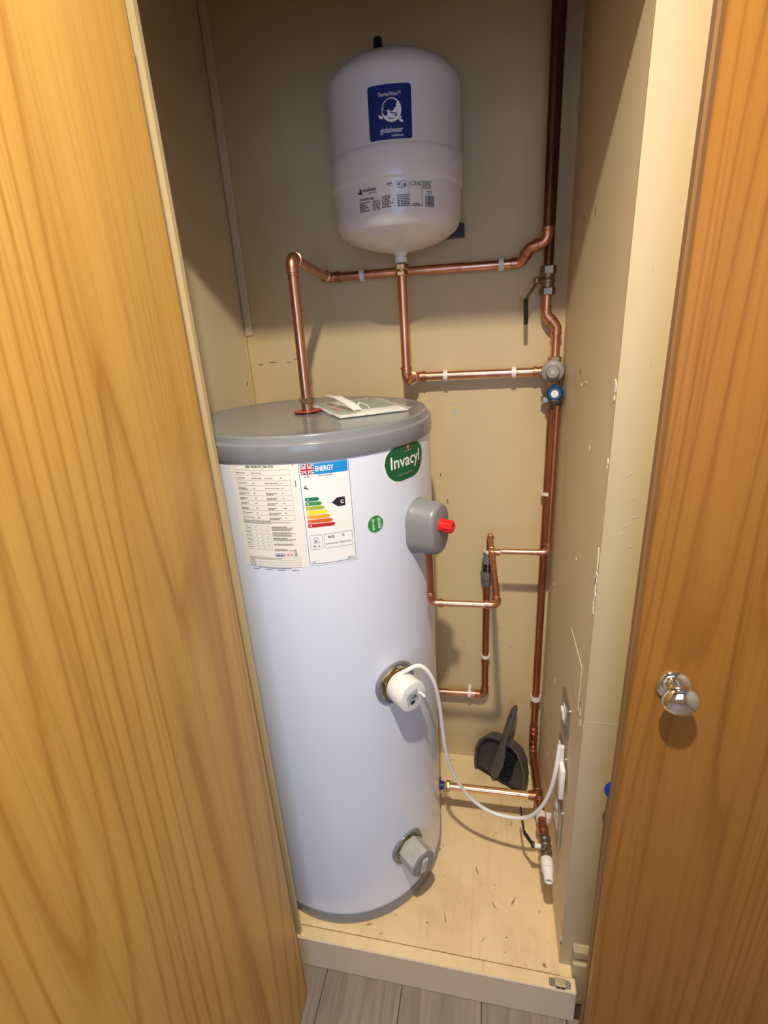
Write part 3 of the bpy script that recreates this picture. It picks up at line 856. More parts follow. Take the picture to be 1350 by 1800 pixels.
s.scribble(-0.030, 0.000, -0.0615, 0.0020, 'ink_line', 3); s.text('joule', 0.002, -0.0620, 0.0060, 'ink_line', 3, 0.0, 0.017)
s.ellipse(0.004, -0.0085, 0.007, 0.0045, 'ink_flagred', 3, 12); s.ellipse(0.004, -0.0085, 0.003, 0.0045, 'ink_line', 4, 10); s.scribble(-0.009, 0.018, -0.0165, 0.0020, 'ink_line', 3)
s.wrap((CX, CY), CR, A(-27.8), 1.3935).build('brand_print', t3, smooth=0)

# small round green quality sticker
s = Sheet().ellipse(0, 0, 0.0195, 0.0195, 'ink_white', 1)
t4 = s.wrap((CX, CY), CR, A(-47.0), 1.2475).build('quality_sticker', cyl, smooth=0); t4['label'] = 'small round green sticker'
s = Sheet().ellipse(0, 0, 0.0178, 0.0178, 'ink_leaf', 2)
s.text('joule', 0.0055, 0.0118, 0.0090, 'ink_white', 3, 0.005, 0.0225, 'L', -PI / 2)
s.text('QC PASS', -0.0075, 0.0125, 0.0042, 'ink_white', 3, 0.03, 0.0245, 'L', -PI / 2)
s.wrap((CX, CY), CR, A(-47.0), 1.2475).build('quality_print', t4, smooth=0)

# relief valve cover ---------------------------------------------------
BA = -21.5; Mb = rad_frame(BA, 1.2065, CR)
def stadium(hw, hh, n=12):
    pts = []
    for k in range(n + 1):
        a = PI * k / n; pts.append((hw * math.cos(a), (hh - hw) + hw * math.sin(a)))
    for k in range(n + 1):
        a = PI + PI * k / n; pts.append((hw * math.cos(a), -(hh - hw) + hw * math.sin(a)))
    return pts
def loft(rings, mat, M):
    n = len(rings[0][0]); vs = []; fs = []
    for poly, hz in rings: vs += [M @ Vector((x, y, hz)) for x, y in poly]
    for r in range(len(rings) - 1):
        for k in range(n):
            k2 = (k + 1) % n; fs.append([r * n + k, r * n + k2, (r + 1) * n + k2, (r + 1) * n + k])
    fs.append(list(range(n))[::-1]); fs.append([(len(rings) - 1) * n + k for k in range(n)])
    return MB().add(vs, fs, mat)
vc = loft([(stadium(0.0445, 0.0625), -0.010), (stadium(0.0445, 0.0625), 0.002), (stadium(0.0432, 0.0612), 0.0035), (stadium(0.0425, 0.0605), 0.005), (stadium(0.0400, 0.0575), 0.048),
           (stadium(0.0388, 0.0562), 0.0530), (stadium(0.0350, 0.0525), 0.0570), (stadium(0.0325, 0.0500), 0.0580)], 'cover_grey', Mb).build('valve_cover', cyl, smooth=35)
Mr = Mb @ Matrix.Translation((0.0, 0.0095, 0.0575))
MB().lathe([(0.0, 0.0), (0.0155, 0.0), (0.0155, 0.003), (0.0145, 0.0035), (0.0140, 0.010), (0.0135, 0.0105), (0.0115, 0.0265), (0.0100, 0.0280), (0.0055, 0.0280), (0.0050, 0.0240), (0.0, 0.0240)], 'red_plastic', Mr, 24).build('valve_cap', vc)
for k in range(10):
    a = 2 * PI * k / 10
    MB().box((0.0118, -0.0013, 0.011), (0.0138, 0.0013, 0.026), 'red_plastic', 0.0005, 1, M=Mr @ Matrix.Rotation(a, 4, 'Z')).build('grip_rib', vc, smooth=0)
MB().lathe([(0, 0.0240), (0.0048, 0.0240), (0.0048, 0.0262), (0, 0.0262)], 'brass', Mr, 12).build('valve_spindle', vc)

# upper immersion heater ----------------------------------------------
IA = -42.0; Mi = rad_frame(IA, 0.853, CR)
imm = MB().lathe([(0.032, -0.012), (0.0530, -0.012), (0.0530, 0.0015), (0.0515, 0.0035), (0.0470, 0.0035), (0.0455, 0.0015), (0.0400, 0.0010), (0.0380, -0.002)], 'cylinder_grey', Mi, 48).build('heater_flange', cyl)
hexp = [(0.0405 * math.cos(PI / 6 + k * PI / 3), 0.0405 * math.sin(PI / 6 + k * PI / 3)) for k in range(6)]
MB().extrude(hexp, -0.006, 0.010, 'brass_yellow', Mi).build('heater_nut', imm, smooth=0)
MB().lathe([(0, 0.008), (0.0330, 0.008), (0.0345, 0.010), (0.0345, 0.012), (0, 0.012)], 'black_plastic', Mi, 40).build('heater_gasket', imm)
hc = MB().lathe([(0.0, 0.012), (0.0350, 0.012), (0.0360, 0.0135), (0.0360, 0.0610), (0.0350, 0.0632), (0.0330, 0.0640), (0.0, 0.0640)], 'cap_white', Mi, 48).build('heater_cap', cyl)
e = Sheet()
Ml = Mi @ Matrix.Translation((0, 0, 0.0640))
e.rect(-0.0195, -0.0185, 0.0135, 0.0195, 'paper_white', 1)
for k in range(9):
    u = -0.0170 + k * 0.0033
    e.rect(u, -0.0155 + (0.008 if k in (3, 4) else 0), u + random.uniform(0.0012, 0.0022), 0.0160 - random.uniform(0, 0.008), 'ink_grey', 2)
e.text('CE', -0.0040, -0.0040, 0.0075, 'ink_black', 3, 0.02)
e.rect(-0.0100, -0.0165, 0.0015, -0.0080, 'ink_black', 3)
e.flat(Ml @ Matrix.Rotation(0.12, 4, 'Z')).build('cap_print', hc, smooth=0)
MB().tube([Ml @ Vector((0.016, 0.004, 0.0)), Ml @ Vector((0.020, 0.001, 0.004)), Ml @ Vector((0.024, -0.006, 0.009))], [0.0035, 0.003, 0.0036], 'plastic_white', 10).build('cap_screw', hc)

# lower immersion plug -------------------------------------------------
JA = -40.5; Mj = rad_frame(JA, 0.318, CR)
jm = MB().lathe([(0.030, -0.012), (0.0490, -0.012), (0.0490, 0.0015), (0.0475, 0.0045), (0.0430, 0.0045), (0.0415, 0.0020), (0.037, 0.0015)], 'cylinder_grey', Mj, 48).build('element_flange', cyl)
MB().extrude([(x * 0.93, y * 0.93) for x, y in hexp], -0.006, 0.009, 'brass_yellow', Mj).build('element_nut', jm, smooth=0)
octo = [(0.0375 * math.cos(PI / 8 + k * PI / 4), 0.0375 * math.sin(PI / 8 + k * PI / 4)) for k in range(8)]
sc_ = lambda p, k: [(x * k, y * k) for x, y in p]
jc = loft([(octo, 0.008), (octo, 0.058), (sc_(octo, 0.96), 0.0605)], 'cap_silver', Mj).build('element_cap', cyl, smooth=0)
loft([(sc_(octo, 0.955), 0.0600), (sc_(octo, 0.955), 0.0640), (sc_(octo, 0.90), 0.0655)], 'cap_dark', Mj).build('end_plate', jc, smooth=0)
MB().box((-0.0012, 0.0335, 0.014), (0.0012, 0.0352, 0.056), 'crack_dark', M=Mj @ Matrix.Rotation(0.35, 4, 'Z')).build('cap_seam', jc, smooth=0)
MB().lathe([(0, 0), (0.0035, 0), (0.0035, 0.002), (0, 0.003)], 'nickel', Mj @ Matrix.Rotation(0.35, 4, 'Z') @ frame((0.0, 0.0345, 0.016), (0, 1, 0)), 12).build('cap_screw', jc)
e = Sheet().rect(-0.010, -0.0225, 0.010, 0.0225, 'ink_line', 1)
e.rect(-0.0090, -0.0215, 0.0090, 0.0215, 'paper_white', 2)
for k in range(5):
    u = -0.0070 + k * 0.0032
    e.rect(u, -0.018, u + 0.0014, 0.018 - random.uniform(0, 0.012), 'ink_grey', 3)
e.flat(Mj @ Matrix.Translation((0, 0, 0.0655)) @ Matrix.Rotation(-0.25, 4, 'Z')).build('plate_print', jc, smooth=0)

# ------------------------------------------------------------------ copper pipework
R22, R15 = 0.0112, 0.0078
def straight(a, b, r, mat, parent, name='pipe_length'):
    return MB().tube([a, b], r, mat, 20).build(name, parent)
def ring_r(r, k): return r * k
def elbow(P, a, b, r, mat, parent, bend=1.75, sock=0.014):
    """P corner; a, b neighbouring points; returns the two socket mouths"""
    P, a, b = Vector(P), Vector(a), Vector(b)
    d1 = (P - a).normalized(); d2_ = (b - P).normalized()
    ang = d1.angle(d2_)
    rb = r * bend; t = rb * math.tan(ang / 2)
    pts = []; rad = []
    s0 = P - d1 * t
    for q, k in ((sock, 1.06), (sock - 0.0006, 1.15), (sock * 0.70, 1.15), (sock * 0.66, 1.30), (sock * 0.45, 1.30), (sock * 0.40, 1.14), (0.0, 1.14)):
        pts.append(s0 - d1 * q); rad.append(r * k)
    nrm_ = (d2_ - d1 * d1.dot(d2_)).normalized()
    c = s0 + nrm_ * rb
    for i in range(1, 9):
        th = ang * i / 9
        pts.append(c + (-nrm_ * math.cos(th) + d1 * math.sin(th)) * rb); rad.append(r * 1.14)
    s1 = P + d2_ * t
    for q, k in ((0.0, 1.14), (sock * 0.40, 1.14), (sock * 0.45, 1.30), (sock * 0.66, 1.30), (sock * 0.70, 1.15), (sock - 0.0006, 1.15), (sock, 1.06)):
        pts.append(s1 + d2_ * q); rad.append(r * k)
    MB().tube(pts, rad, mat, 20).build('elbow', parent)
    return t
def run(parent, pts, r, mat, fit='copper_fitting', bends=None):
    pts = [Vector(p) for p in pts]
    trims = [0.0] * len(pts)
    for i in range(1, len(pts) - 1):
        trims[i] = elbow(pts[i], pts[i - 1], pts[i + 1], r, fit, parent)
    for i in range(len(pts) - 1):
        d = (pts[i + 1] - pts[i]).normalized()
        mt = mat[i] if isinstance(mat, list) else mat
        straight(pts[i] + d * trims[i], pts[i + 1] - d * trims[i + 1], r, mt, parent)
def coupling(c, d, r, parent, L=0.03, mat='copper_fitting', name='coupling'):
    c, d = Vector(c), Vector(d).normalized()
    pts = []; rad = []
    for q, k in ((-.5, 1.05), (-.48, 1.15), (-.36, 1.15), (-.33, 1.30), (-.2, 1.30), (-.17, 1.14), (-.03, 1.14), (0, 1.06), (.03, 1.14), (.17, 1.14), (.2, 1.30), (.33, 1.30), (.36, 1.15), (.48, 1.15), (.5, 1.05)):
        pts.append(c + d * L * q); rad.append(r * k)
    return MB().tube(pts, rad, mat, 20).build(name, parent)
def hexnut(c, d, R, L, parent, mat='brass', name='nut', x=None):
    M = frame(c, d, x)
    hp = [(R * math.cos(k * PI / 3), R * math.sin(k * PI / 3)) for k in range(6)]
    return loft([(sc_(hp, 0.90), -L / 2), (hp, -L / 2 + R * 0.1), (hp, L / 2 - R * 0.1), (sc_(hp, 0.90), L / 2)], mat, M).build(name, parent, smooth=0)
def tee(c, d, b, r, parent, L=0.044, B=0.026, mat='copper_fitting'):
    c, d, b = Vector(c), Vector(d).normalized(), Vector(b).normalized()
    mb = MB()
    pts = []; rad = []
    for q, k in ((-.5, 1.05), (-.49, 1.15), (-.40, 1.15), (-.38, 1.30), (-.30, 1.30), (-.28, 1.14), (.28, 1.14), (.30, 1.30), (.38, 1.30), (.40, 1.15), (.49, 1.15), (.5, 1.05)):
        pts.append(c + d * L * q); rad.append(r * k)
    mb.tube(pts, rad, mat, 20)
    mb.tube([c, c + b * B * .55, c + b * B * .58, c + b * B * .74, c + b * B * .77, c + b * B * .98, c + b * B], [r * k for k in (1.14, 1.14, 1.25, 1.25, 1.15, 1.15, 1.05)], mat, 20)
    return mb.build('tee', parent)

# hot outlet: from the lid up, back to the wall, along it and up the riser
hot = thing('copper_pipe', 'copper hot pipe rising from the cylinder lid and crossing under the tank', 'pipe', (-0.412, 1.098, LIDZ))
HB = Vector((-0.414, 1.098, 1.452)); HT = Vector((-0.414, 1.098, 1.7600)); HW = Vector((-0.428, 1.395, 1.7440)); HE = Vector((0.066, 1.395, 1.7405))
HO = Vector((0.082, 1.368, 1.7680)); HR = Vector((0.122, 1.360, 1.7790)); HU = Vector((0.116, 1.360, ZC))
run(hot, [HB, HT, HW, HE], R22, 'copper')
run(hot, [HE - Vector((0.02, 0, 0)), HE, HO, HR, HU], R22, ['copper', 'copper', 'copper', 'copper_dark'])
hexnut((-0.414, 1.098, 1.4655), (0, 0, 1), 0.0172, 0.013, hot, 'brass')
MB().lathe([(0, 0), (0.0130, 0), (0.0130, 0.026), (0, 0.026)], 'brass', Matrix.Translation((-0.414, 1.098, LIDZ + 0.0004)), 24).build('tail_piece', hot)
MB().lathe([(0.0135, 0), (0.0315, 0), (0.0320, 0.001), (0.0315, 0.0026), (0.0135, 0.0026)], 'red_washer', frame((-0.414, 1.098, LIDZ + 0.0030), (-0.05, 0.02, 1)), 40).build('red_collar', hot)

# cold supply riser with ball valve, hidden behind the hot riser
cold = thing('copper_pipe', 'copper cold supply pipe dropping along the right wall beside the partition', 'pipe', (0.16, 1.40, ZF))
CR0 = Vector((0.131, 1.402, ZC)); CR1 = Vector((0.131, 1.400, 1.6120)); CR2 = Vector((0.1575, 1.400, 1.5860)); CR3 = Vector((0.1595, 1.400, 1.500))
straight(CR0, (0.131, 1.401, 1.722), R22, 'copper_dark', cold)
run(cold, [(0.131, 1.400, 1.668), (0.131, 1.400, 1.618), (0.1575, 1.400, 1.588), (0.1575, 1.400, 1.503)], R22, 'copper')
hexnut((0.1575, 1.400, 1.507), (0, 0, 1), 0.0170, 0.018, cold, 'brass')
CB0 = Vector((0.1575, 1.400, 1.440)); CB1 = Vector((0.1580, 1.394, 0.222)); CT = Vector((0.1555, 1.150, 0.283)); CF = Vector((0.1575, 1.012, 0.300))
run(cold, [CB0, CB1, CT], R22, 'copper_dull', 'copper_dull')
coupling((0.1579, 1.395, 0.300), (0, 0.005, 1), R22, cold, 0.036, 'copper_dull')
straight(CT, CF, R22, 'copper_dull', cold)
INL = Vector((-0.1320, 1.150, 0.277))
tee(CT, CF - CB1, INL - CT, R22, cold, 0.050, 0.030, 'copper_dull')
coupling((0.1575, 1.030, 0.298), (CF - CT), R22, cold, 0.022, 'copper_fitting')
inlet = thing('copper_pipe', 'bright copper pipe joining the cylinder base to the wall pipe', 'pipe', INL)
straight(INL + Vector((0.012, 0, 0)), CT + (INL - CT).normalized() * 0.022, R22, 'copper_bright', inlet)
hexnut(INL + Vector((0.020, 0, 0)), (1, 0, 0), 0.0165, 0.012, inlet, 'brass')
MB().lathe([(0, 0), (0.0235, 0), (0.0240, 0.003), (0.0225, 0.006), (0.0130, 0.007), (0.012, 0.018), (0, 0.018)], 'blue_flange', frame((-0.1415, 1.150, 0.277), (1, 0, 0)), 32).build('blue_collar', inlet)

# drop from the expansion vessel to the regulator
vp = thing('copper_pipe', 'copper pipe dropping from the white tank and turning to the regulator', 'pipe', (-0.211, 1.272, 1.48))
VP0 = Vector((-0.2105, 1.272, 1.742)); VP1 = Vector((-0.2090, 1.275, 1.4860)); VP2 = Vector((-0.2080, 1.392, 1.4810)); VP3 = Vector((0.136, 1.395, 1.4810))
run(vp, [VP0, VP1, VP2, VP3], R22, 'copper')
coupling((0.118, 1.3948, 1.4810), (1, 0, 0), R22, vp, 0.030)
hexnut((-0.2105, 1.272, 1.7415), (0, 0, 1), 0.0168, 0.012, vp, 'brass'); hexnut((-0.2105, 1.272, 1.7275), (0, 0, 1), 0.0150, 0.010, vp, 'brass')

# relief valve discharge: regulator down to the tundish line
ex = thing('copper_pipe', 'thin copper discharge pipe running down from the blue relief valve', 'pipe', (0.160, 1.27, 1.0))
EX0 = Vector((0.1600, 1.310, 1.405)); EX1 = Vector((0.1540, 1.272, 1.0215)); EX2 = Vector((0.0330, 1.272, 1.0205))
run(ex, [EX0, EX1, EX2], R15, ['copper_dull', 'copper'], 'copper_fitting')
# temperature relief discharge: valve cover, across, back to the wall and down into the tundish
tp = thing('copper_pipe', 'thin copper discharge pipe looping from the grey valve cover to the tundish', 'pipe', (-0.128, 0.985, 1.0))
TP0 = Vector((-0.1285, 0.985, 1.150)); TP1 = Vector((-0.1270, 0.985, 1.0200)); TP2 = Vector((0.0195, 0.985, 1.0230)); TP3 = Vector((0.0030, 1.398, 1.0150)); TP4 = Vector((-0.0035, 1.398, 0.945))
run(tp, [TP0, TP1, TP2, TP3, TP4], R15, ['copper_dull', 'copper_bright', 'copper_dull', 'copper_dull'])
f_ = (1.272 - 0.985) / (1.398 - 0.985)
tee(TP2.lerp(TP3, f_), TP3 - TP2, (1, 0, 0), R15, tp, 0.040, 0.022, 'copper_fitting')
# tundish and its outlet pipe
tu = thing('copper_pipe', 'copper waste pipe below the tundish turning left behind the cylinder', 'pipe', (-0.006, 1.398, 0.42))
TU0 = Vector((-0.0055, 1.398, 0.850)); TU1 = Vector((-0.0070, 1.398, 0.4290)); TU2 = Vector((-0.300, 1.398, 0.4190))
run(tu, [TU0, TU1, TU2], 0.0105, ['copper_dull', 'copper'], 'copper_dull')
td = thing('tundish', 'dark grey plastic tundish with slots on the back wall pipe', 'tundish', (-0.0055, 1.398, 0.85))
Mt = Matrix.Translation((-0.005, 1.398, 0))
MB().lathe([(0.0, 0.850), (0.0150, 0.850), (0.0155, 0.852), (0.0160, 0.868), (0.0190, 0.871), (0.0200, 0.890), (0.0185, 0.896), (0.0, 0.896)], 'tundish_grey', Mt, 24).build('lower_cup', td)
MB().lathe([(0.0, 0.924), (0.0160, 0.924), (0.0130, 0.938), (0.0115, 0.941), (0.0115, 0.960), (0.0, 0.960)], 'tundish_grey', Mt, 24).build('upper_cup', td)
MB().lathe([(0, 0.896), (0.0115, 0.896), (0.0115, 0.924), (0, 0.924)], 'black_plastic', Mt, 20).build('air_gap', td)
for k in range(5):
    a = 2 * PI * k / 5 + 0.75
    MB().box((-0.0022, 0.0138, 0.894), (0.0022, 0.0170, 0.926), 'tundish_grey', 0.0005, 1, M=Mt @ Matrix.Rotation(a, 4, 'Z')).build('bar', td, smooth=0)
for k in range(3):
    MB().lathe([(0, 0), (0.0016, 0), (0.0016, 0.0006), (0, 0.0006)], 'black_plastic', Mt @ Matrix.Rotation(-1.75, 4, 'Z') @ frame((0.0164, 0, 0.901 + 0.009 * k), (1, 0, 0)), 10).build('hole', td)

# ------------------------------------------------------------------ pipe clips
CLIPS = 'white plastic pipe clips'
def clip(P, axis, r, wall, label, wd=0.011):
    """P: pipe centre; axis: pipe direction; wall: unit vector to the wall; saddle with base block"""
    P, axis, wall = Vector(P), Vector(axis).normalized(), Vector(wall).normalized()
    o = thing('pipe_clip', label, 'pipe clip', P, CLIPS)
    side = axis.cross(wall).normalized()
    out = []; inn = []
    r0, r1 = r * 1.04, r * 1.04 + 0.0035
    n = 18
    for k in range(n + 1):
        a = math.radians(-40) + math.radians(260) * k / n
        d = side * math.cos(a) - wall * math.sin(a)
        out.append(P + d * r1); inn.append(P + d * r0)
    vs = []; fs = []
    for lst in (out, inn):
        for p in lst: vs += [p - axis * wd / 2, p + axis * wd / 2]
    m_ = 2 * (n + 1)
    for k in range(n):
        fs += [[2 * k, 2 * k + 1, 2 * k + 3, 2 * k + 2], [m_ + 2 * k + 2, m_ + 2 * k + 3, m_ + 2 * k + 1, m_ + 2 * k],
               [2 * k, 2 * k + 2, m_ + 2 * k + 2, m_ + 2 * k], [2 * k + 1, m_ + 2 * k + 1, m_ + 2 * k + 3, 2 * k + 3]]
    fs += [[0, m_, m_ + 1, 1], [2 * n, 2 * n + 1, m_ + 2 * n + 1, m_ + 2 * n]]
    MB().add(vs, fs, 'clip_white').build('saddle', o)
    dist = 0.0
    if abs(wall.y) > 0.5: dist = YB - P.y
    elif wall.x > 0.5: dist = xr(P.y) - P.x
    elif wall.z < -0.5: dist = P.z - ZF
    M = Matrix(((side.x, axis.x, wall.x), (side.y, axis.y, wall.y), (side.z, axis.z, wall.z))).to_4x4(); M.translation = P
    if dist > r1 * 0.9:
        MB().box((-r * 0.85, -wd / 2, r1 * 0.80), (r * 0.85, wd / 2, dist), 'clip_white', 0.0008, 1, M=M).build('clip_base', o, smooth=0)
    return o
BK = (0, 1, 0)
clip((-0.334, 1.395, 1.7433), (1, 0, 0), R22, BK, 'white pipe clip on the upper horizontal pipe, left of the tank outlet', 0.012)
clip((0.018, 1.395, 1.7408), (1, 0, 0), R22, BK, 'white pipe clip on the upper horizontal pipe, right of the tank outlet', 0.012)
clip((-0.122, 1.3930, 1.4810), (1, 0, 0), R22, BK, 'white pipe clip on the regulator pipe, left one of two', 0.011)
clip((0.056, 1.3942, 1.4810), (1, 0, 0), R22, BK, 'white pipe clip on the regulator pipe, right one nearer the regulator', 0.011)
clip((0.1577, 1.3975, 1.148), (0, 0, 1), R22 * 1.15, BK, 'small white clip high on the right wall pipe above the thin branch', 0.009)
clip((0.1579, 1.3955, 0.437), (0, 0, 1), R22 * 1.1, BK, 'thick white clip on the right wall pipe beside the dustpan handle', 0.017)
clip((-0.0064, 1.398, 0.585), (0, 0, 1), 0.0105, BK, 'white clip on the upright waste pipe below the tundish', 0.009)
clip((-0.058, 1.398, 0.4272), (1, 0, 0), 0.0105, BK, 'white clip on the short horizontal waste pipe behind the cylinder', 0.010)
clip((0.1565, 1.075, 0.2925), CF - CT, R22, (1, 0, 0), 'large white clip on the floor-level pipe before the drain valve', 0.020)
clip((-0.0045, 1.398, 0.962), (0, 0, 1), R15, BK, 'tiny white clip on top of the tundish', 0.010)

# ------------------------------------------------------------------ valves
bv = thing('ball_valve', 'dull brass ball valve with black lever high on the right pipe', 'valve', (0.131, 1.400, 1.66))
hexnut((0.131, 1.400, 1.7200), (0, 0, 1), 0.0190, 0.020, bv, 'brass_dull', 'end_nut'); hexnut((0.131, 1.400, 1.6720), (0, 0, 1), 0.0190, 0.018, bv, 'brass_dull', 'end_nut')
MB().lathe([(0.014, -0.018), (0.0165, -0.017), (0.0150, -0.010), (0.0165, -0.004), (0.0175, 0.0), (0.0165, 0.004), (0.0150, 0.010), (0.0165, 0.017), (0.014, 0.018)], 'brass_dull', Matrix.Translation((0.131, 1.400, 1.696)), 24).build('valve_body', bv)
dS = Vector((-0.80, -0.60, 0)).normalized()
st0 = Vector((0.131, 1.400, 1.697))
MB().tube([st0 + dS * 0.012, st0 + dS * 0.030], 0.0075, 'nickel', 14).build('stem', bv)
hexnut(st0 + dS * 0.036, dS, 0.0085, 0.009, bv, 'nickel', 'stem_nut')
lv = [st0 + dS * 0.034 + Vector((0, 0, 0.002)), st0 + dS * 0.040 + Vector((0, 0, -0.012)), Vector((0.0790, 1.362, 1.657)), Vector((0.0785, 1.362, 1.650)), Vector((0.0800, 1.362, 1.602)), Vector((0.0800, 1.362, 1.598))]
def strap(pts, w, t, mat, wdir, name, parent):
    pts = [Vector(p) for p in pts]; wdir = Vector(wdir).normalized(); vs = []; fs = []
    for i, p in enumerate(pts):
        d = (pts[min(i + 1, len(pts) - 1)] - pts[max(i - 1, 0)]).normalized()
        wv = (wdir - d * wdir.dot(d)).normalized(); nv = d.cross(wv)
        ww = w[i] if isinstance(w, (list, tuple)) else w
        for su, sn in ((-1, -1), (1, -1), (1, 1), (-1, 1)): vs.append(p + wv * su * ww / 2 + nv * sn * t / 2)
    for i in range(len(pts) - 1):
        for k in range(4):
            k2 = (k + 1) % 4; fs.append([4 * i + k, 4 * i + k2, 4 * i + 4 + k2, 4 * i + 4 + k])
    fs += [[3, 2, 1, 0], [4 * len(pts) - 4 + k for k in range(4)]]
    return MB().add(vs, fs, mat).build(name, parent, smooth=0)
strap(lv[:3], 0.010, 0.0022, 'nickel', (0.6, -0.8, 0), 'lever_arm', bv)
strap(lv[2:], [0.011, 0.0115, 0.010, 0.006], 0.005, 'black_plastic', (0.6, -0.8, 0), 'lever_grip', bv)

pv = thing('pressure_regulator', 'pressure regulator with grey round cap and blue relief knob on the right pipe', 'valve', (0.160, 1.385, 1.46))
MB().lathe([(0.0, -0.036), (0.0150, -0.036), (0.0160, -0.030), (0.0160, -0.018), (0.0210, -0.014), (0.0220, 0.0), (0.0210, 0.014), (0.0160, 0.018), (0.0150, 0.022), (0, 0.022)], 'brass', Matrix.Translation((0.1585, 1.397, 1.4790)), 24).build('valve_body', pv)
Mp = frame((0.1530, 1.386, 1.4820), (-0.10, -1, 0.02))
gc = MB().lathe([(0.0, 0.0), (0.0200, 0.0), (0.0215, 0.004), (0.0275, 0.010), (0.0285, 0.014), (0.0280, 0.019), (0.0255, 0.022), (0.0190, 0.024), (0.0165, 0.0255), (0.0155, 0.042), (0.0140, 0.0450), (0.0055, 0.0458), (0.0, 0.0458)], 'valve_grey', Mp, 36).build('grey_cap', pv)
MB().lathe([(0, 0.0455), (0.0036, 0.0455), (0.0036, 0.0468), (0.0018, 0.0468), (0.0018, 0.0460), (0, 0.0460)], 'plastic_white', Mp, 14).build('cap_screw', gc)
MB().lathe([(0, -0.002), (0.0018, -0.002), (0.0018, 0.0001), (0, 0.0001)], 'black_plastic', Mp @ Matrix.Translation((0, 0, 0.0467)), 8).build('screw_slot', gc)
Mq = frame((0.1590, 1.372, 1.4280), (-0.10, -1, 0.05))
bk = MB().lathe([(0.0, 0.0), (0.0165, 0.0), (0.0200, 0.004), (0.0215, 0.010), (0.0215, 0.022), (0.0200, 0.027), (0.0150, 0.031), (0.0, 0.031)], 'blue_plastic', Mq, 32).build('relief_knob', pv)
for k in range(14):
    MB().box((0.0205, -0.0012, 0.006), (0.0222, 0.0012, 0.024), 'blue_plastic', M=Mq @ Matrix.Rotation(2 * PI * k / 14, 4, 'Z')).build('knob_rib', bk, smooth=0)
MB().lathe([(0, 0.0305), (0.0090, 0.0305), (0.0095, 0.032), (0.0088, 0.0342), (0.0, 0.0347)], 'plastic_white', Mq, 24).build('knob_disc', bk)
MB().box((-0.0042, -0.0006, 0.0344), (0.0042, 0.0006, 0.0350), 'ink_grey', M=Mq).build('disc_mark', bk, smooth=0)
MB().box((-0.0135, -0.0075, -0.012), (0.0135, 0.0075, 0.012), 'black_plastic', 0.003, M=Matrix.Translation((0.1600, 1.342, 1.4035))).build('relief_body', pv)
MB().box((-0.0105, -0.011, -0.008), (0.0105, 0.030, 0.008), 'black_plastic', 0.002, M=Matrix.Translation((0.1625, 1.355, 1.4060))).build('relief_outlet', pv)
hexnut((0.1400, 1.398, 1.4090), (0, 0, 1), 0.012, 0.016, pv, 'nickel', 'side_port')

# drain valve at the end of the floor-level pipe
dv = thing('drain_valve', 'nickel drain valve with black lever and white hose tail near the floor', 'valve', (0.158, 0.96, 0.30))
dd = Vector((0.0, -1.0, 0.018)).normalized()
D0 = Vector((0.1578, 1.012, 0.3005))
Mv = frame(D0, dd)
MB().lathe([(0, 0), (0.0125, 0), (0.0150, 0.004), (0.0150, 0.014), (0.0125, 0.016), (0.0135, 0.022), (0.0160, 0.026), (0.0160, 0.030), (0.0130, 0.033), (0.0155, 0.038), (0.0160, 0.048), (0.0135, 0.053), (0.0150, 0.056), (0.0145, 0.066), (0, 0.066)], 'nickel', Mv, 24).build('valve_body', dv)
hexnut(D0 + dd * 0.009, dd, 0.0175, 0.010, dv, 'nickel', 'end_nut')
hexnut(D0 + dd * 0.050, dd, 0.0172, 0.012, dv, 'nickel', 'end_nut')
MB().lathe([(0, 0.064), (0.0150, 0.064), (0.0158, 0.067), (0.0155, 0.084), (0.0140, 0.088), (0.0150, 0.090), (0.0152, 0.094), (0.0125, 0.100), (0.0118, 0.102), (0.0112, 0.118), (0.0100, 0.121), (0.0072, 0.121), (0.0070, 0.112), (0, 0.112)], 'plastic_white', Mv, 24).build('hose_tail', dv)
DS = D0 + dd * 0.032
MB().tube([DS, DS + Vector((-0.030, 0, 0.004))], 0.0062, 'plastic_white', 14).build('stem', dv)
hexnut(DS + Vector((-0.031, 0, 0.004)), (-1, 0, 0.1), 0.0078, 0.006, dv, 'black_plastic', 'stem_nut')
E0 = DS + Vector((-0.033, -0.006, 0.000))
strap([E0, E0 + Vector((-0.001, 0.008, 0.004)), E0 + Vector((-0.018, 0.030, 0.009)), E0 + Vector((-0.021, 0.036, 0.010)), E0 + Vector((-0.026, 0.100, 0.012)), E0 + Vector((-0.026, 0.106, 0.012))], [0.010, 0.011, 0.011, 0.011, 0.010, 0.006], 0.0032, 'black_plastic', (0.15, 0.25, 1), 'lever', dv)

# ------------------------------------------------------------------ expansion vessel
VX, VY, VR = -0.2125, 1.270, 0.1425
ves = thing('expansion_vessel', 'white pressure expansion tank with blue label on the back wall', 'tank', (VX, VY, 1.77))
Ms = Matrix.Translation((VX, VY, 0))
vprof = [(0.0, 1.7695), (0.018, 1.7700), (0.030, 1.7730), (0.060, 1.7790), (0.090, 1.7875), (0.112, 1.7970), (0.122, 1.8040), (0.1265, 1.8065), (0.1300, 1.8095), (0.1350, 1.8170), (0.1385, 1.8280), (0.1398, 1.8400), (0.1400, 1.8840),
         (0.1412, 1.8880), (0.1435, 1.8915), (0.1445, 1.8960), (0.1445, 1.9370), (0.1438, 1.9415), (0.1420, 1.9450), (0.1412, 1.9480)]
for k in range(13):
    a = PI / 2 * k / 12
    vprof.append((0.1412 * math.cos(a) ** 0.66 if k < 12 else 0.0, 2.0640 + 0.0560 * math.sin(a)))
MB().lathe(vprof, 'vessel_white', Ms, 96).build('tank_shell', ves, smooth=20)
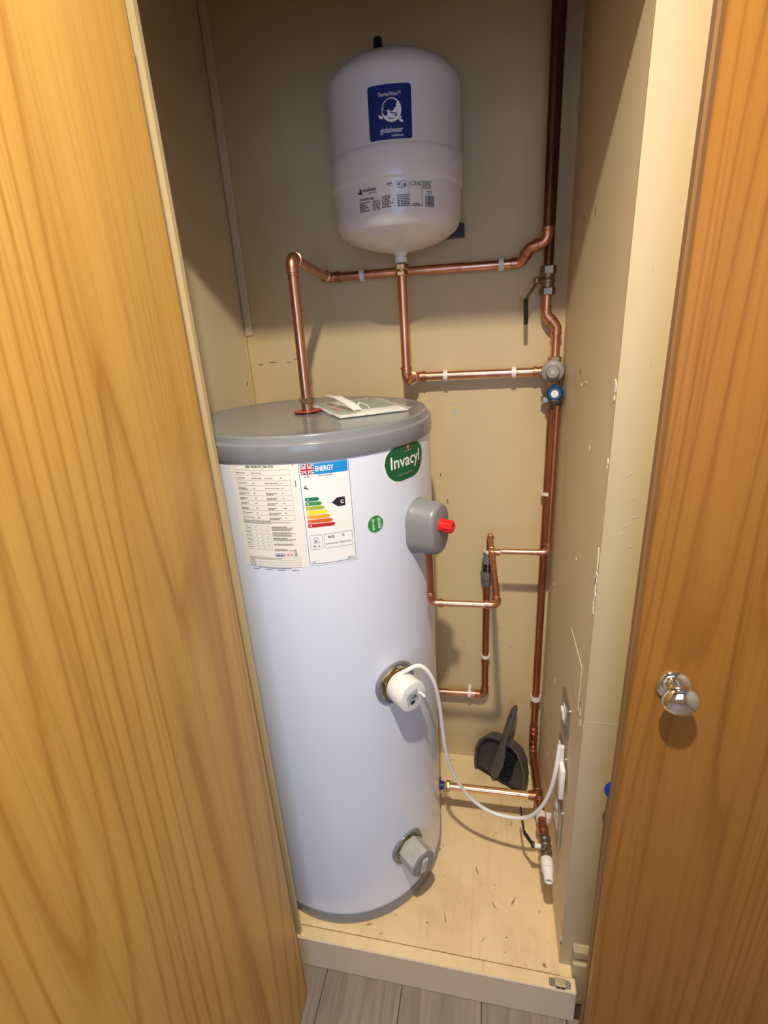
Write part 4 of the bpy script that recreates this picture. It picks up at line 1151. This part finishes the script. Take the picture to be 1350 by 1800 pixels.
MB().lathe([(0, 1.7500), (0.0135, 1.7500), (0.0140, 1.7520), (0.0140, 1.7600), (0.0128, 1.7610), (0.0128, 1.7640), (0.0150, 1.7690), (0.02, 1.7720), (0, 1.7722)], 'vessel_white', Matrix.Translation((-0.2105, 1.272, 0)), 28).build('tank_nozzle', ves)
MB().lathe([(0, 2.108), (0.0155, 2.108), (0.0145, 2.1330), (0.0110, 2.1350), (0.0092, 2.164), (0.0080, 2.167), (0.0, 2.167)], 'black_plastic', Matrix.Translation((-0.240, 1.270, 0.0)), 24).build('air_valve_cap', ves)
MB().box((-0.145, 1.395, 1.812), (-0.072, YB, 1.840), 'black_plastic', 0.002).build('bracket', ves, smooth=0)
MB().box((-0.345, 1.408, 1.95), (-0.085, YB, 1.985), 'black_plastic', 0.002).build('bracket', ves, smooth=0)

# blue label
A0 = A(-100.4); lw = VR * A(33.4); lh = 0.0865; z0 = 1.9490
s = Sheet().rrect(-0.0006, -0.0006, lw + 0.0006, lh + 0.0006, 0.0056, 'ink_white', 1)
t5 = s.wrap((VX, VY), VR - 0.0010, A0, z0).build('blue_label', ves, smooth=0); t5['label'] = 'blue label with white globe mark'
s = Sheet().rrect(0, 0, lw, lh, 0.005, 'ink_navy', 2)
s.text('ThermoWave\u2122', lw * 0.50, lh - 0.0185, 0.0070, 'ink_white', 3, 0.0, 0.0430, 'C')
gx, gy, gr = lw * 0.540, lh * 0.535, 0.0187
s.ellipse(gx, gy, gr, gr * 1.02, 'ink_white', 3, 40)
def bpoly(pts, mat='ink_navy', lay=4): s.poly([(gx + x * gr, gy + y * gr) for x, y in pts], mat, lay)
bpoly([(-0.93, 0.05), (-0.88, 0.35), (-0.70, 0.62), (-0.42, 0.86), (-0.10, 0.93), (0.20, 0.91), (0.45, 0.78), (0.58, 0.62), (0.46, 0.42), (0.50, 0.26), (0.30, 0.14), (0.22, -0.02), (0.02, -0.12), (-0.22, -0.06), (-0.45, -0.02), (-0.70, 0.02)])
bpoly([(-0.93, 0.02), (-0.70, 0.0), (-0.48, -0.05), (-0.40, -0.22), (-0.46, -0.40), (-0.60, -0.48), (-0.80, -0.34), (-0.92, -0.16)])
bpoly([(-0.16, -0.16), (0.05, -0.20), (0.32, -0.26), (0.62, -0.22), (0.40, -0.33), (0.10, -0.33), (-0.12, -0.24)])
bpoly([(0.28, -0.52), (0.36, -0.40), (0.46, -0.34), (0.56, -0.42), (0.58, -0.54), (0.48, -0.50), (0.38, -0.56)])
bpoly([(-0.60, -0.55), (-0.20, -0.66), (0.10, -0.70), (0.46, -0.68), (0.10, -0.76), (-0.25, -0.73)])
bpoly([(-0.86, 0.30), (-0.74, 0.20), (-0.82, 0.10)], 'ink_white', 5); bpoly([(-0.36, 0.04), (-0.22, 0.02), (-0.26, -0.04), (-0.36, -0.02)], 'ink_white', 5)
s.ellipse(gx - gr * 1.12, gy - gr * 0.52, gr * 0.26, gr * 0.12, 'ink_white', 3, 16, -0.6)
s.ellipse(gx + gr * 0.92, gy - gr * 0.92, gr * 0.26, gr * 0.12, 'ink_white', 3, 16, -0.5); s.ellipse(gx + gr * 0.88, gy - gr * 0.66, gr * 0.14, gr * 0.07, 'ink_white', 3, 12, 0.8)
s.text('globalwater', lw * 0.265, 0.0110, 0.0092, 'ink_white', 3, 0.006, 0.0430)
s.text('solutions', lw * 0.790, 0.0042, 0.0046, 'ink_white', 3, 0.0, 0.0225, 'R')
s.wrap((VX, VY), VR - 0.0010, A0, z0).build('blue_print', t5, smooth=0)

# black print round the lower part
A1 = A(-114.6); pw = VR * A(73.0); z1 = 1.8315
s = Sheet()
ix, iy = 0.0045, 0.0390
s.ellipse(ix, iy, 0.0044, 0.0050, 'ink_black', 1, 20); s.ellipse(ix - 0.001, iy + 0.0012, 0.0018, 0.0022, 'vessel_white', 2, 12); s.ellipse(ix - 0.005, iy - 0.003, 0.0018, 0.0008, 'ink_black', 1, 8, -0.6); s.ellipse(ix + 0.0045, iy - 0.0045, 0.0018, 0.0008, 'ink_black', 1, 8, -0.6)
s.text('globalwater', 0.0105, 0.0375, 0.0066, 'ink_black', 1, 0.02, 0.0315); s.text('solutions', 0.0415, 0.0328, 0.0032, 'ink_black', 1, 0.01, 0.0170, 'R')
s.text('TWCSWH-18LR', 0.0015, 0.0225, 0.0042, 'ink_black', 1, 0.03, 0.0345)
for i in range(6): s.scribble(0.0015, 0.0015 + random.uniform(0.012, 0.026), 0.0180 - i * 0.0030, 0.0017, 'ink_black', 1); s.scribble(0.032, 0.0480, 0.0180 - i * 0.0030, 0.0017, 'ink_black', 1)
hl(s, 0.0380, 0.0485, 0.0222, 0.0004)
for i in range(7):
    s.scribble(0.0520, 0.0520 + random.uniform(0.014, 0.024), 0.0238 - i * 0.0031, 0.0017, 'ink_black', 1); s.scribble(0.0830, 0.1060, 0.0238 - i * 0.0031, 0.0017, 'ink_black', 1)
s.ellipse(0.0655, 0.0452, 0.0014, 0.0018, 'ink_black', 1, 8); s.scribble(0.0685, 0.0755, 0.0445, 0.0030, 'ink_grey', 1); s.scribble(0.0670, 0.0755, 0.0412, 0.0014, 'ink_grey', 1)
s.rring(0.0825, 0.0385, 0.0920, 0.0485, 0.001, 0.0006, 'ink_grey', 1); s.rring(0.0935, 0.0385, 0.1030, 0.0485, 0.001, 0.0006, 'ink_grey', 1)
s.ellipse(0.0870, 0.0435, 0.0026, 0.0026, 'ink_grey', 1, 8); s.rect(0.0975, 0.0392, 0.1005, 0.0445, 'ink_black', 1); s.scribble(0.0860, 0.0985, 0.0362, 0.0014, 'ink_grey', 1)
vl(s, 0.1075, 0.0040, 0.0485, 0.0006, 'ink_black'); vl(s, 0.1335, 0.0040, 0.0485, 0.0006, 'ink_black')
s.text('CE', 0.1100, 0.0400, 0.0078, 'ink_black', 1, 0.0, 0.0125); s.text('EAC', 0.1245, 0.0400, 0.0070, 'ink_black', 1, 0.03, 0.0070)
s.scribble(0.1150, 0.1270, 0.0080, 0.0015, 'ink_black', 1); s.scribble(0.1105, 0.1325, 0.0048, 0.0018, 'ink_black', 1)
for i in range(6): s.scribble(0.1355, 0.1355 + random.uniform(0.016, 0.024), 0.0465 - i * 0.0024, 0.0015, 'ink_grey', 1)
s.scribble(0.1440, 0.1560, 0.0285, 0.0018, 'ink_black', 1); s.scribble(0.1430, 0.1560, 0.0250, 0.0012, 'ink_grey', 1)
u = 0.1405
while u < 0.1605:
    k = random.choice((0.0004, 0.0006, 0.0010)); s.rect(u, 0.0050, u + k, 0.0228, 'ink_black', 1); u += k + random.choice((0.0004, 0.0006, 0.0009))
s.scribble(0.1395, 0.1610, 0.0028, 0.0014, 'ink_grey', 1)
s.wrap((VX, VY), 0.1400, A1, z1).build('tank_print', ves, smooth=0)

# ------------------------------------------------------------------ heater flex
def catmull(pts, n=10):
    pts = [Vector(p) for p in pts]; P = [pts[0] * 2 - pts[1]] + pts + [pts[-1] * 2 - pts[-2]]; out = []
    for i in range(1, len(P) - 2):
        for k in range(n):
            t = k / n; a, b_, c, d = P[i - 1], P[i], P[i + 1], P[i + 2]
            out.append(0.5 * ((2 * b_) + (c - a) * t + (2 * a - 5 * b_ + 4 * c - d) * t * t + (3 * b_ - a - 3 * c + d) * t ** 3))
    out.append(pts[-1]); return out
cab = [(-0.1930, 0.897, 0.882), (-0.1790, 0.897, 0.8945), (-0.1440, 0.905, 0.9060), (-0.1185, 0.912, 0.8660), (-0.1075, 0.930, 0.7820), (-0.0980, 0.960, 0.6150), (-0.0775, 0.985, 0.5050), (-0.0340, 1.000, 0.4140),
       (0.0268, 1.000, 0.3740), (0.0965, 0.985, 0.3900), (0.1310, 0.962, 0.4520), (0.1520, 0.944, 0.5370), (0.1600, 0.934, 0.6190), (0.1665, 0.945, 0.684)]
tag(MB().tube(catmull(cab), 0.0047, 'cable_white', 14).build('power_cable'), 'white flex looping from the white heater cap to the right wall', 'cable')

# ------------------------------------------------------------------ sockets on the right wall
def plate(name, label, y, z, cat, hy=0.043, hz=0.043):
    X_ = xr(y); o = thing(name, label, cat, (X_, y, z))
    # local x towards the viewer, y up, z off the wall
    M = Matrix(((0.0066, 0, -1, X_), (-1, 0, -0.0066, y), (0, 1, 0, z), (0, 0, 0, 1)))
    loft([(rrect(-hy, -hz, hy, hz, 0.004), 0.0), (rrect(-hy, -hz, hy, hz, 0.004), 0.0040), (rrect(-hy + .002, -hz + .002, hy - .002, hz - .002, 0.003), 0.0062)], 'steel_plate', M).build('face_plate', o, smooth=0)
    for sx in (-1, 1):
        MB().lathe([(0, 0), (0.0036, 0), (0.0034, 0.0010), (0.0016, 0.0014), (0, 0.0008)], 'chrome', M @ Matrix.Translation((sx * 0.0345, 0, 0.0062)), 14).build('screw', o)
    return o, M
o, M = plate('light_switch', 'chrome switch plate with white rocker, top one on the right wall', 0.988, 0.742, 'switch')
MB().box((-0.014, -0.020, 0.006), (0.014, 0.020, 0.0075), 'plastic_white', 0.001, 1, M=M).build('insert', o, smooth=0)
MB().box((-0.008, -0.015, 0.0), (0.008, 0.015, 0.006), 'plastic_white', 0.0015, 1, M=M @ Matrix.Translation((0, 0, 0.0065)) @ Matrix.Rotation(0.14, 4, 'X')).build('rocker', o, smooth=0)
o, M = plate('fused_spur', 'chrome fused spur with white cover where the white flex ends', 0.985, 0.605, 'socket')
MB().box((0.014, -0.052, 0.0062), (0.072, 0.036, 0.0175), 'plastic_white', 0.0025, 2, M=M).build('cover', o)
MB().box((-0.030, 0.004, 0.006), (0.006, 0.030, 0.0095), 'plastic_white', 0.0015, 1, M=M).build('fuse_holder', o, smooth=0)
MB().tube([M @ Vector((0.040, 0.030, 0.012)), M @ Vector((0.040, 0.078, 0.0125))], [0.0065, 0.0052], 'plastic_white', 14).build('cable_gland', o)
o, M = plate('wall_socket', 'chrome socket plate with white inserts, lowest on the right wall', 0.972, 0.435, 'socket', 0.046, 0.060)
MB().box((-0.030, -0.040, 0.006), (0.012, 0.040, 0.0078), 'plastic_white', 0.001, 1, M=M).build('insert', o, smooth=0)
for (yy, zz, a, b_) in ((-0.010, 0.018, 0.003, 0.006), (-0.020, -0.008, 0.0055, 0.0025), (0.0, -0.008, 0.0055, 0.0025)):
    MB().box((yy - a, zz - b_, 0.0070), (yy + a, zz + b_, 0.0082), 'black_plastic', M=M).build('pin_hole', o, smooth=0)
MB().box((-0.006, 0.024, 0.006), (0.006, 0.038, 0.0110), 'plastic_white', 0.0015, 1, M=M).build('rocker', o, smooth=0)

# ------------------------------------------------------------------ dustpan and brush
PA, PB = Vector((-0.031, 1.385, ZF)), Vector((0.128, 1.292, ZF))
PM = (PA + PB) / 2; pu = (PB - PA).normalized(); pl = (PB - PA).length
pw_ = (Vector((0.104, 1.404, 0.400)) - PM); pw_ = (pw_ - pu * pw_.dot(pu)).normalized(); pn = pu.cross(pw_)   # pn towards the viewer
if pn.y > 0: pn = -pn
Mp_ = Matrix(((pu.x, pw_.x, pn.x, PM.x), (pu.y, pw_.y, pn.y, PM.y), (pu.z, pw_.z, pn.z, PM.z), (0, 0, 0, 1)))
dp = thing('dustpan', 'dark grey plastic dustpan leaning in the back right corner', 'dustpan', PM)
hw = pl / 2
outl = [(-hw, 0.002), (-hw - 0.004, 0.03), (-hw - 0.002, 0.085), (-hw + 0.012, 0.130), (-hw + 0.032, 0.156), (-hw + 0.055, 0.166), (0.0, 0.170), (hw - 0.055, 0.166), (hw - 0.032, 0.156), (hw - 0.012, 0.130), (hw + 0.002, 0.085), (hw + 0.004, 0.03), (hw, 0.002)]
MB().extrude(outl, 0.000, 0.0025, 'pan_grey', Mp_).build('tray', dp, smooth=0)
# rim wall round three sides
vs = []; fs = []
n = len(outl)
def inset(i, k):
    x, y = outl[i]; return (x * (1 - k / 0.09), y - (k if y > 0.12 else 0))
for i, (x, y) in enumerate(outl):
    hgt = 0.012 + 0.030 * min(1, max(0, (y - 0.0) / 0.12))
    xi, yi = inset(i, 0.006)
    for (a_, b_, h_) in ((x, y, 0.0), (x * 1.02, y * 1.01, hgt), (xi, yi, hgt), (xi, yi, 0.0025)): vs.append(Mp_ @ Vector((a_, b_, h_)))
for i in range(n - 1):
    for k in range(4):
        k2 = (k + 1) % 4; fs.append([4 * i + k, 4 * i + 4 + k, 4 * i + 4 + k2, 4 * i + k2])
fs += [[0, 1, 2, 3], [4 * n - 1, 4 * n - 2, 4 * n - 3, 4 * n - 4]]
MB().add(vs, fs, 'pan_light').build('rim', dp, smooth=0)
MB().box((-hw, -0.001, -0.001), (hw, 0.012, 0.004), 'black_plastic', 0.001, 1, M=Mp_).build('rubber_lip', dp, smooth=0)
MB().tube([Mp_ @ Vector(p) for p in ((0.0, 0.158, 0.022), (0.0, 0.185, 0.018), (0.002, 0.215, 0.012), (0.004, 0.245, 0.010))], [0.010, 0.0105, 0.0105, 0.007], 'pan_grey', 16).build('handle', dp)
br = thing('hand_brush', 'dark grey hand brush with black bristles lying in the dustpan', 'brush', Mp_ @ Vector((0.0, 0.05, 0.02)))
bp_ = [(-0.012, 0.020, 0.026), (-0.010, 0.035, 0.030), (-0.003, 0.080, 0.032), (0.004, 0.125, 0.041), (0.010, 0.165, 0.053), (0.014, 0.205, 0.051), (0.018, 0.250, 0.044), (0.021, 0.290, 0.037), (0.022, 0.304, 0.035)]
bw_ = [0.012, 0.036, 0.040, 0.034, 0.024, 0.0235, 0.025, 0.022, 0.008]
vs = []; fs = []
for (x, y, z), wd in zip(bp_, bw_):
    for k in range(12):
        a = 2 * PI * k / 12
        vs.append(Mp_ @ Vector((x + wd / 2 * math.cos(a), y, z + 0.0085 * math.sin(a))))
for i in range(len(bp_) - 1):
    for k in range(12):
        k2 = (k + 1) % 12; fs.append([12 * i + k, 12 * i + k2, 12 * i + 12 + k2, 12 * i + 12 + k])
fs += [list(range(12))[::-1], [12 * (len(bp_) - 1) + k for k in range(12)]]
MB().add(vs, fs, 'pan_light').build('brush_stock', br, smooth=50)
bm_ = MB(); rr = random.Random(5)
for i in range(13):
    for j in range(4):
        t = i / 12; y = 0.026 + 0.098 * t; x = -0.006 + 0.013 * t + j * 0.009
        tip = Vector((x + 0.016 + rr.uniform(-.003, .003), y + rr.uniform(-.004, .004) - 0.004, 0.004))
        bm_.tube([Mp_ @ Vector((x, y, 0.028)), Mp_ @ tip], [0.0030, 0.0022], 'bristle_black', 6)
bo = bm_.build('bristles', br); bo['kind'] = 'stuff'
MB().lathe([(0, 0), (0.0035, 0), (0.0035, 0.001), (0, 0.001)], 'black_plastic', Mp_ @ Matrix.Translation((0.0185, 0.270, 0.0485)), 12).build('hanging_hole', br)

# ------------------------------------------------------------------ papers in a clear wallet on the lid
bx = thing('document_wallet', 'booklets in a clear plastic wallet lying on the cylinder lid', 'booklet', (-0.285, 1.125, LIDZ))
p0 = Vector((-0.309, 1.000, 0)); ux = Vector((0.132, 0.088, 0)).normalized(); uy = Vector((-ux.y, ux.x, 0))
Mw = Matrix(((ux.x, uy.x, 0, p0.x), (ux.y, uy.y, 0, p0.y), (0, 0, 1, LIDZ + 0.0015), (0, 0, 0, 1)))
BL, BW = 0.158, 0.205
MB().box((0, 0, 0), (BL, BW, 0.0026), 'paper_white', M=Mw).build('booklet', bx, smooth=0)
MB().box((0.003, 0.004, 0.0028), (BL - 0.01, BW - 0.003, 0.0052), 'paper_cream', M=Mw).build('booklet', bx, smooth=0)
MB().box((0.004, 0.005, 0.0053), (0.040, BW - 0.004, 0.0064), 'booklet_green', M=Mw).build('leaflet', bx, smooth=0)
MB().box((0.016, 0.060, 0.0065), (0.027, BW - 0.040, 0.0070), 'booklet_red', M=Mw).build('leaflet_stripe', bx, smooth=0)
MB().box((0.062, 0.050, 0.0053), (0.150, BW - 0.004, 0.0060), 'booklet_green', M=Mw).build('leaflet', bx, smooth=0)
# crumpled clear film
gv = []; gf = []; rq = random.Random(11); nx, ny = 16, 14
for j in range(ny + 1):
    for i in range(nx + 1):
        x = -0.006 + (BL + 0.012) * i / nx; y = -0.008 + (BW + 0.014) * j / ny
        edge = min(i, nx - i, j, ny - j)
        z = 0.0075 + (rq.uniform(0, 0.004) if edge else rq.uniform(-0.006, 0.001))
        gv.append(Mw @ Vector((x + rq.uniform(-.002, .002), y + rq.uniform(-.002, .002), z)))
for j in range(ny):
    for i in range(nx):
        a = j * (nx + 1) + i; gf.append([a, a + 1, a + nx + 2, a + nx + 1])
MB().add(gv, gf, 'clear_film').build('clear_film', bx, smooth=25)
fl = [(0.045, 0.012, 0.012), (0.040, 0.050, 0.022), (0.032, 0.110, 0.030), (0.020, 0.160, 0.030)]
strap([Mw @ Vector(p) for p in fl], [0.020, 0.022, 0.020, 0.008], 0.0012, 'paper_white', ux, 'folded_flap', bx)
strap([Mw @ Vector(p) for p in ((0.050, 0.030, 0.008), (0.060, 0.045, 0.022), (0.076, 0.040, 0.016), (0.080, 0.030, 0.007))], [0.004, 0.006, 0.006, 0.004], 0.001, 'plastic_white', uy, 'folded_flap', bx)
